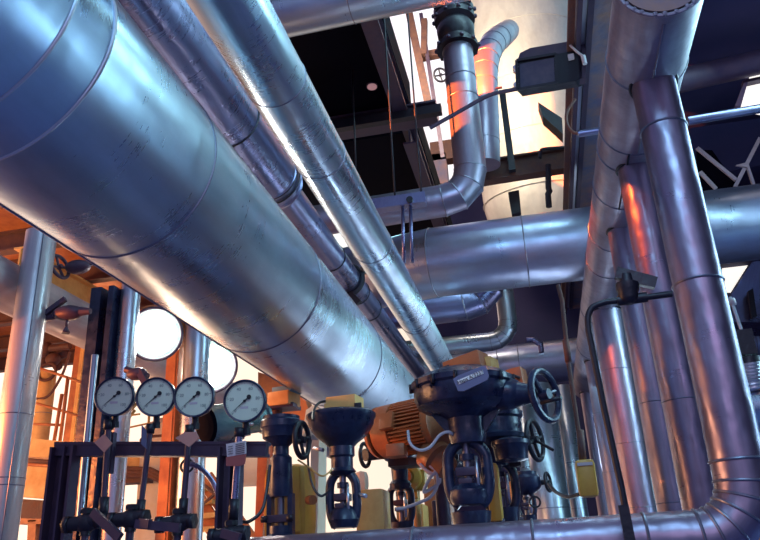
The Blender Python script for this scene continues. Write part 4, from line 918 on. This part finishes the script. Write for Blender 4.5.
slab('steel_post', 'pale post between the yellow tank and the wide headed valve', 311, 440, 319, 440, 317, 545, 309, 545, 6.4, CREAMWALL, cat='post')
slab('steel_post', 'orange post right of the white printed tag', 258, 445, 268, 445, 262, 545, 254, 545, 6.2, ORSTEEL, cat='post')
tkx = at(254, 470, 7.5)
tag(MB().cyl(at(230, 466, 7.5), at(272, 464, 7.5), .22, n=28).build('cream_drum', CREAMWALL), 'cream drum behind the right post of the gauge frame', 'drum')
# stairs
st = T('staircase', 'orange steel stairs with open treads behind the third and fourth gauge stems', 'stairs', at(215, 560, 8))
for (a, b2) in (((183, 478), (222, 540)), ((205, 478), (262, 560))):
    MB().bar(at(*a, 8), at(*b2, 8), .04, .2, (0, 0, 1)).build('stringer', ORSTEEL, st)
for i in range(5):
    t = i/4.; MB().box(at(196+t*30, 490+t*52, 8), (.34, .3, .05)).build('tread', OCHRE, st)
for (a, b2) in (((196, 510), (222, 488)), ((198, 480), (228, 505))): MB().tube([at(*a, 7.8), at(*b2, 7.8)], .018, 8).build('handrail', RUSTY, st)
vx = at(150, 370, 9.5)
vt = T('storage_tank', 'beige storage tank behind the left glaring lamp', 'tank', V((vx.x, 10.2, 0)))
MB().lathe([(0, .40), (3.55, .40), (3.7, .36), (3.8, .22), (3.84, .02)], V((vx.x, 10.2, 0)), (0, 0, 1), 40).build('shell', CREAMWALL, vt)
MB().torus(V((vx.x, 10.2, 3.5)), (0, 0, 1), .405, .02, 40, 8).build('weld_ring', RUSTY, vt)
# pale lattice far outside
for i, (a, b2) in enumerate((((122, 420), (140, 400)), ((128, 395), (126, 445)), ((112, 440), (135, 410)))):
    tag(MB().tube([at(*a, 13), at(*b2, 13)], .03, 8).build('lattice_bar', OCHRE), 'pale lattice bar far behind the first two gauges', 'bar', 'lattice bars far outside')

# ------------------------------------------------------------------ world: dusk-violet hall, cream daylight on two sides
w = bpy.data.worlds.new('world'); S.world = w; w.use_nodes = True
nt = w.node_tree; N = nt.nodes; L = nt.links; N.clear()
out = N.new('ShaderNodeOutputWorld'); bg = N.new('ShaderNodeBackground'); L.new(bg.outputs[0], out.inputs[0])
tc = N.new('ShaderNodeTexCoord')
last = None
base = N.new('ShaderNodeRGB'); base.outputs[0].default_value = (.062, .046, .12, 1); last = base.outputs[0]
def lobe(d, c0, c1, col, st):
    global last
    d = V(d).normalized()
    vm = N.new('ShaderNodeVectorMath'); vm.operation = 'DOT_PRODUCT'; L.new(tc.outputs['Generated'], vm.inputs[0]); vm.inputs[1].default_value = d
    mr = N.new('ShaderNodeMapRange'); mr.interpolation_type = 'SMOOTHSTEP'; mr.inputs['From Min'].default_value = math.cos(c0); mr.inputs['From Max'].default_value = math.cos(c1)
    L.new(vm.outputs['Value'], mr.inputs['Value'])
    mx = N.new('ShaderNodeMixRGB'); mx.blend_type = 'ADD'; L.new(mr.outputs[0], mx.inputs['Fac']); L.new(last, mx.inputs['Color1'])
    mx.inputs['Color2'].default_value = (col[0]*st, col[1]*st, col[2]*st, 1); last = mx.outputs[0]
R = math.radians
lobe((-.52, 1, .05), R(34), R(22), (1, .84, .60), .85)      # daylight yard at left
lobe((-.9, .45, -.1), R(60), R(20), (1, .48, .22), .65)      # low warm light
lobe((-.02, 1, .85), R(20), R(10), (1, .93, .85), 1.0)        # open bay beyond the tank
lobe((.75, .5, .75), R(50), R(15), (.40, .80, .90), 1.6)     # cool glow added at upper right for the pipe reflections
lobe((-.6, .2, 1.), R(60), R(20), (.25, .28, .6), .5)
lobe((.3, -1, .2), R(80), R(30), (.25, .38, .6), .4)         # behind us
L.new(last, bg.inputs['Color']); bg.inputs['Strength'].default_value = 1.0

# ------------------------------------------------------------------ lamps
def area(name, loc, tgt, sx, sy, e, col):
    ld = bpy.data.lights.new(name, 'AREA'); ld.shape = 'RECTANGLE'; ld.size = sx; ld.size_y = sy; ld.energy = e; ld.color = col
    o = bpy.data.objects.new(name, ld); COL.objects.link(o); o.location = V(loc); o.rotation_euler = (V(tgt)-V(loc)).to_track_quat('-Z', 'Y').to_euler(); return o
def spot(name, loc, tgt, e, col, ang, soft=.02, blend=.1):
    ld = bpy.data.lights.new(name, 'SPOT'); ld.energy = e; ld.color = col; ld.spot_size = R(ang); ld.spot_blend = blend; ld.shadow_soft_size = soft
    o = bpy.data.objects.new(name, ld); COL.objects.link(o); o.location = V(loc); o.rotation_euler = (V(tgt)-V(loc)).to_track_quat('-Z', 'Y').to_euler(); return o
area('cool_band_fill', W(3.0, 6.5, 4.9), W(-1.4, 6.5, 1.6), .9, 10, 330, (.45, .85, .95))  # unseen fill panel added for the teal band along the wide pipe
area('cool_band_fill', W(5.6, 6.5, 3.4), W(-1.4, 6.5, 1.6), .6, 9, 120, (.30, .55, 1))  # second unseen panel, adds a bluer band
area('upper_side_fill', W(.6, -.6, 5.2), W(-1.7, 3.5, 1.8), 3, 2, 150, (.30, .66, .95))  # overhead fill added to brighten the upper sides of the pipes
area('tank_fill', W(-1.6, 10.8, 9.0), W(.6, 15.5, 9.), 2, 2, 270, (1, .84, .62))  # unseen area lamp added to light the cream tank
area('rear_fill', W(1.5, -3.5, 3.2), W(.2, 5, 1.2), 4, 2.5, 52, (.70, .52, .80))  # fill added behind the camera, no opening there
area('pipe_highlight_fill', W(-.1, 10.5, 3.25), W(-1.6, 10.5, 1.9), .3, 7, 50, (.45, .85, .95))  # unseen strip added to light the far run of the wide pipe
area('pipe_highlight_fill', W(.25, 10.5, .2), W(-1.6, 8.5, 1.7), .4, 7, 60, (.62, .80, 1))  # unseen strip added for a highlight down the middle of the wide pipe
area('warm_side_fill', W(-8.5, 4.2, 1.0), W(-2, 5.2, 1.6), 4, 2, 330, (1, .46, .19))  # warm fill added out of view, lights the left-facing sides orange
area('warm_streak_fill', W(-5.2, 8.5, .3), W(-1.7, 6, 1.7), .25, 5, 90, (1, .62, .36))  # narrow warm fill added for orange streaks low on the wide pipe
spot('orange_patch_spot', W(-.6, 4.7, 4.3), W(.85, 7.1, 1.95), 700, (1, .15, .02), 25)  # this and the next spots are added to throw the orange patches
spot('orange_patch_spot', W(-.75, 4.35, 3.5), W(.83, 4.97, 2.08), 330, (1, .15, .02), 15)
spot('orange_patch_spot', W(-3.6, 6.0, 4.6), W(-.5, 7.9, 5.25), 7000, (1, .18, .03), 12)
spot('orange_patch_spot', W(-1.0, 8.5, 6.75), W(-.05, 10.1, 7.3), 5000, (1, .18, .03), 32)
spot('orange_patch_spot', W(-4.9, 3.7, 1.0), W(-3.76, 4.69, 1.1), 300, (1, .24, .05), 55)
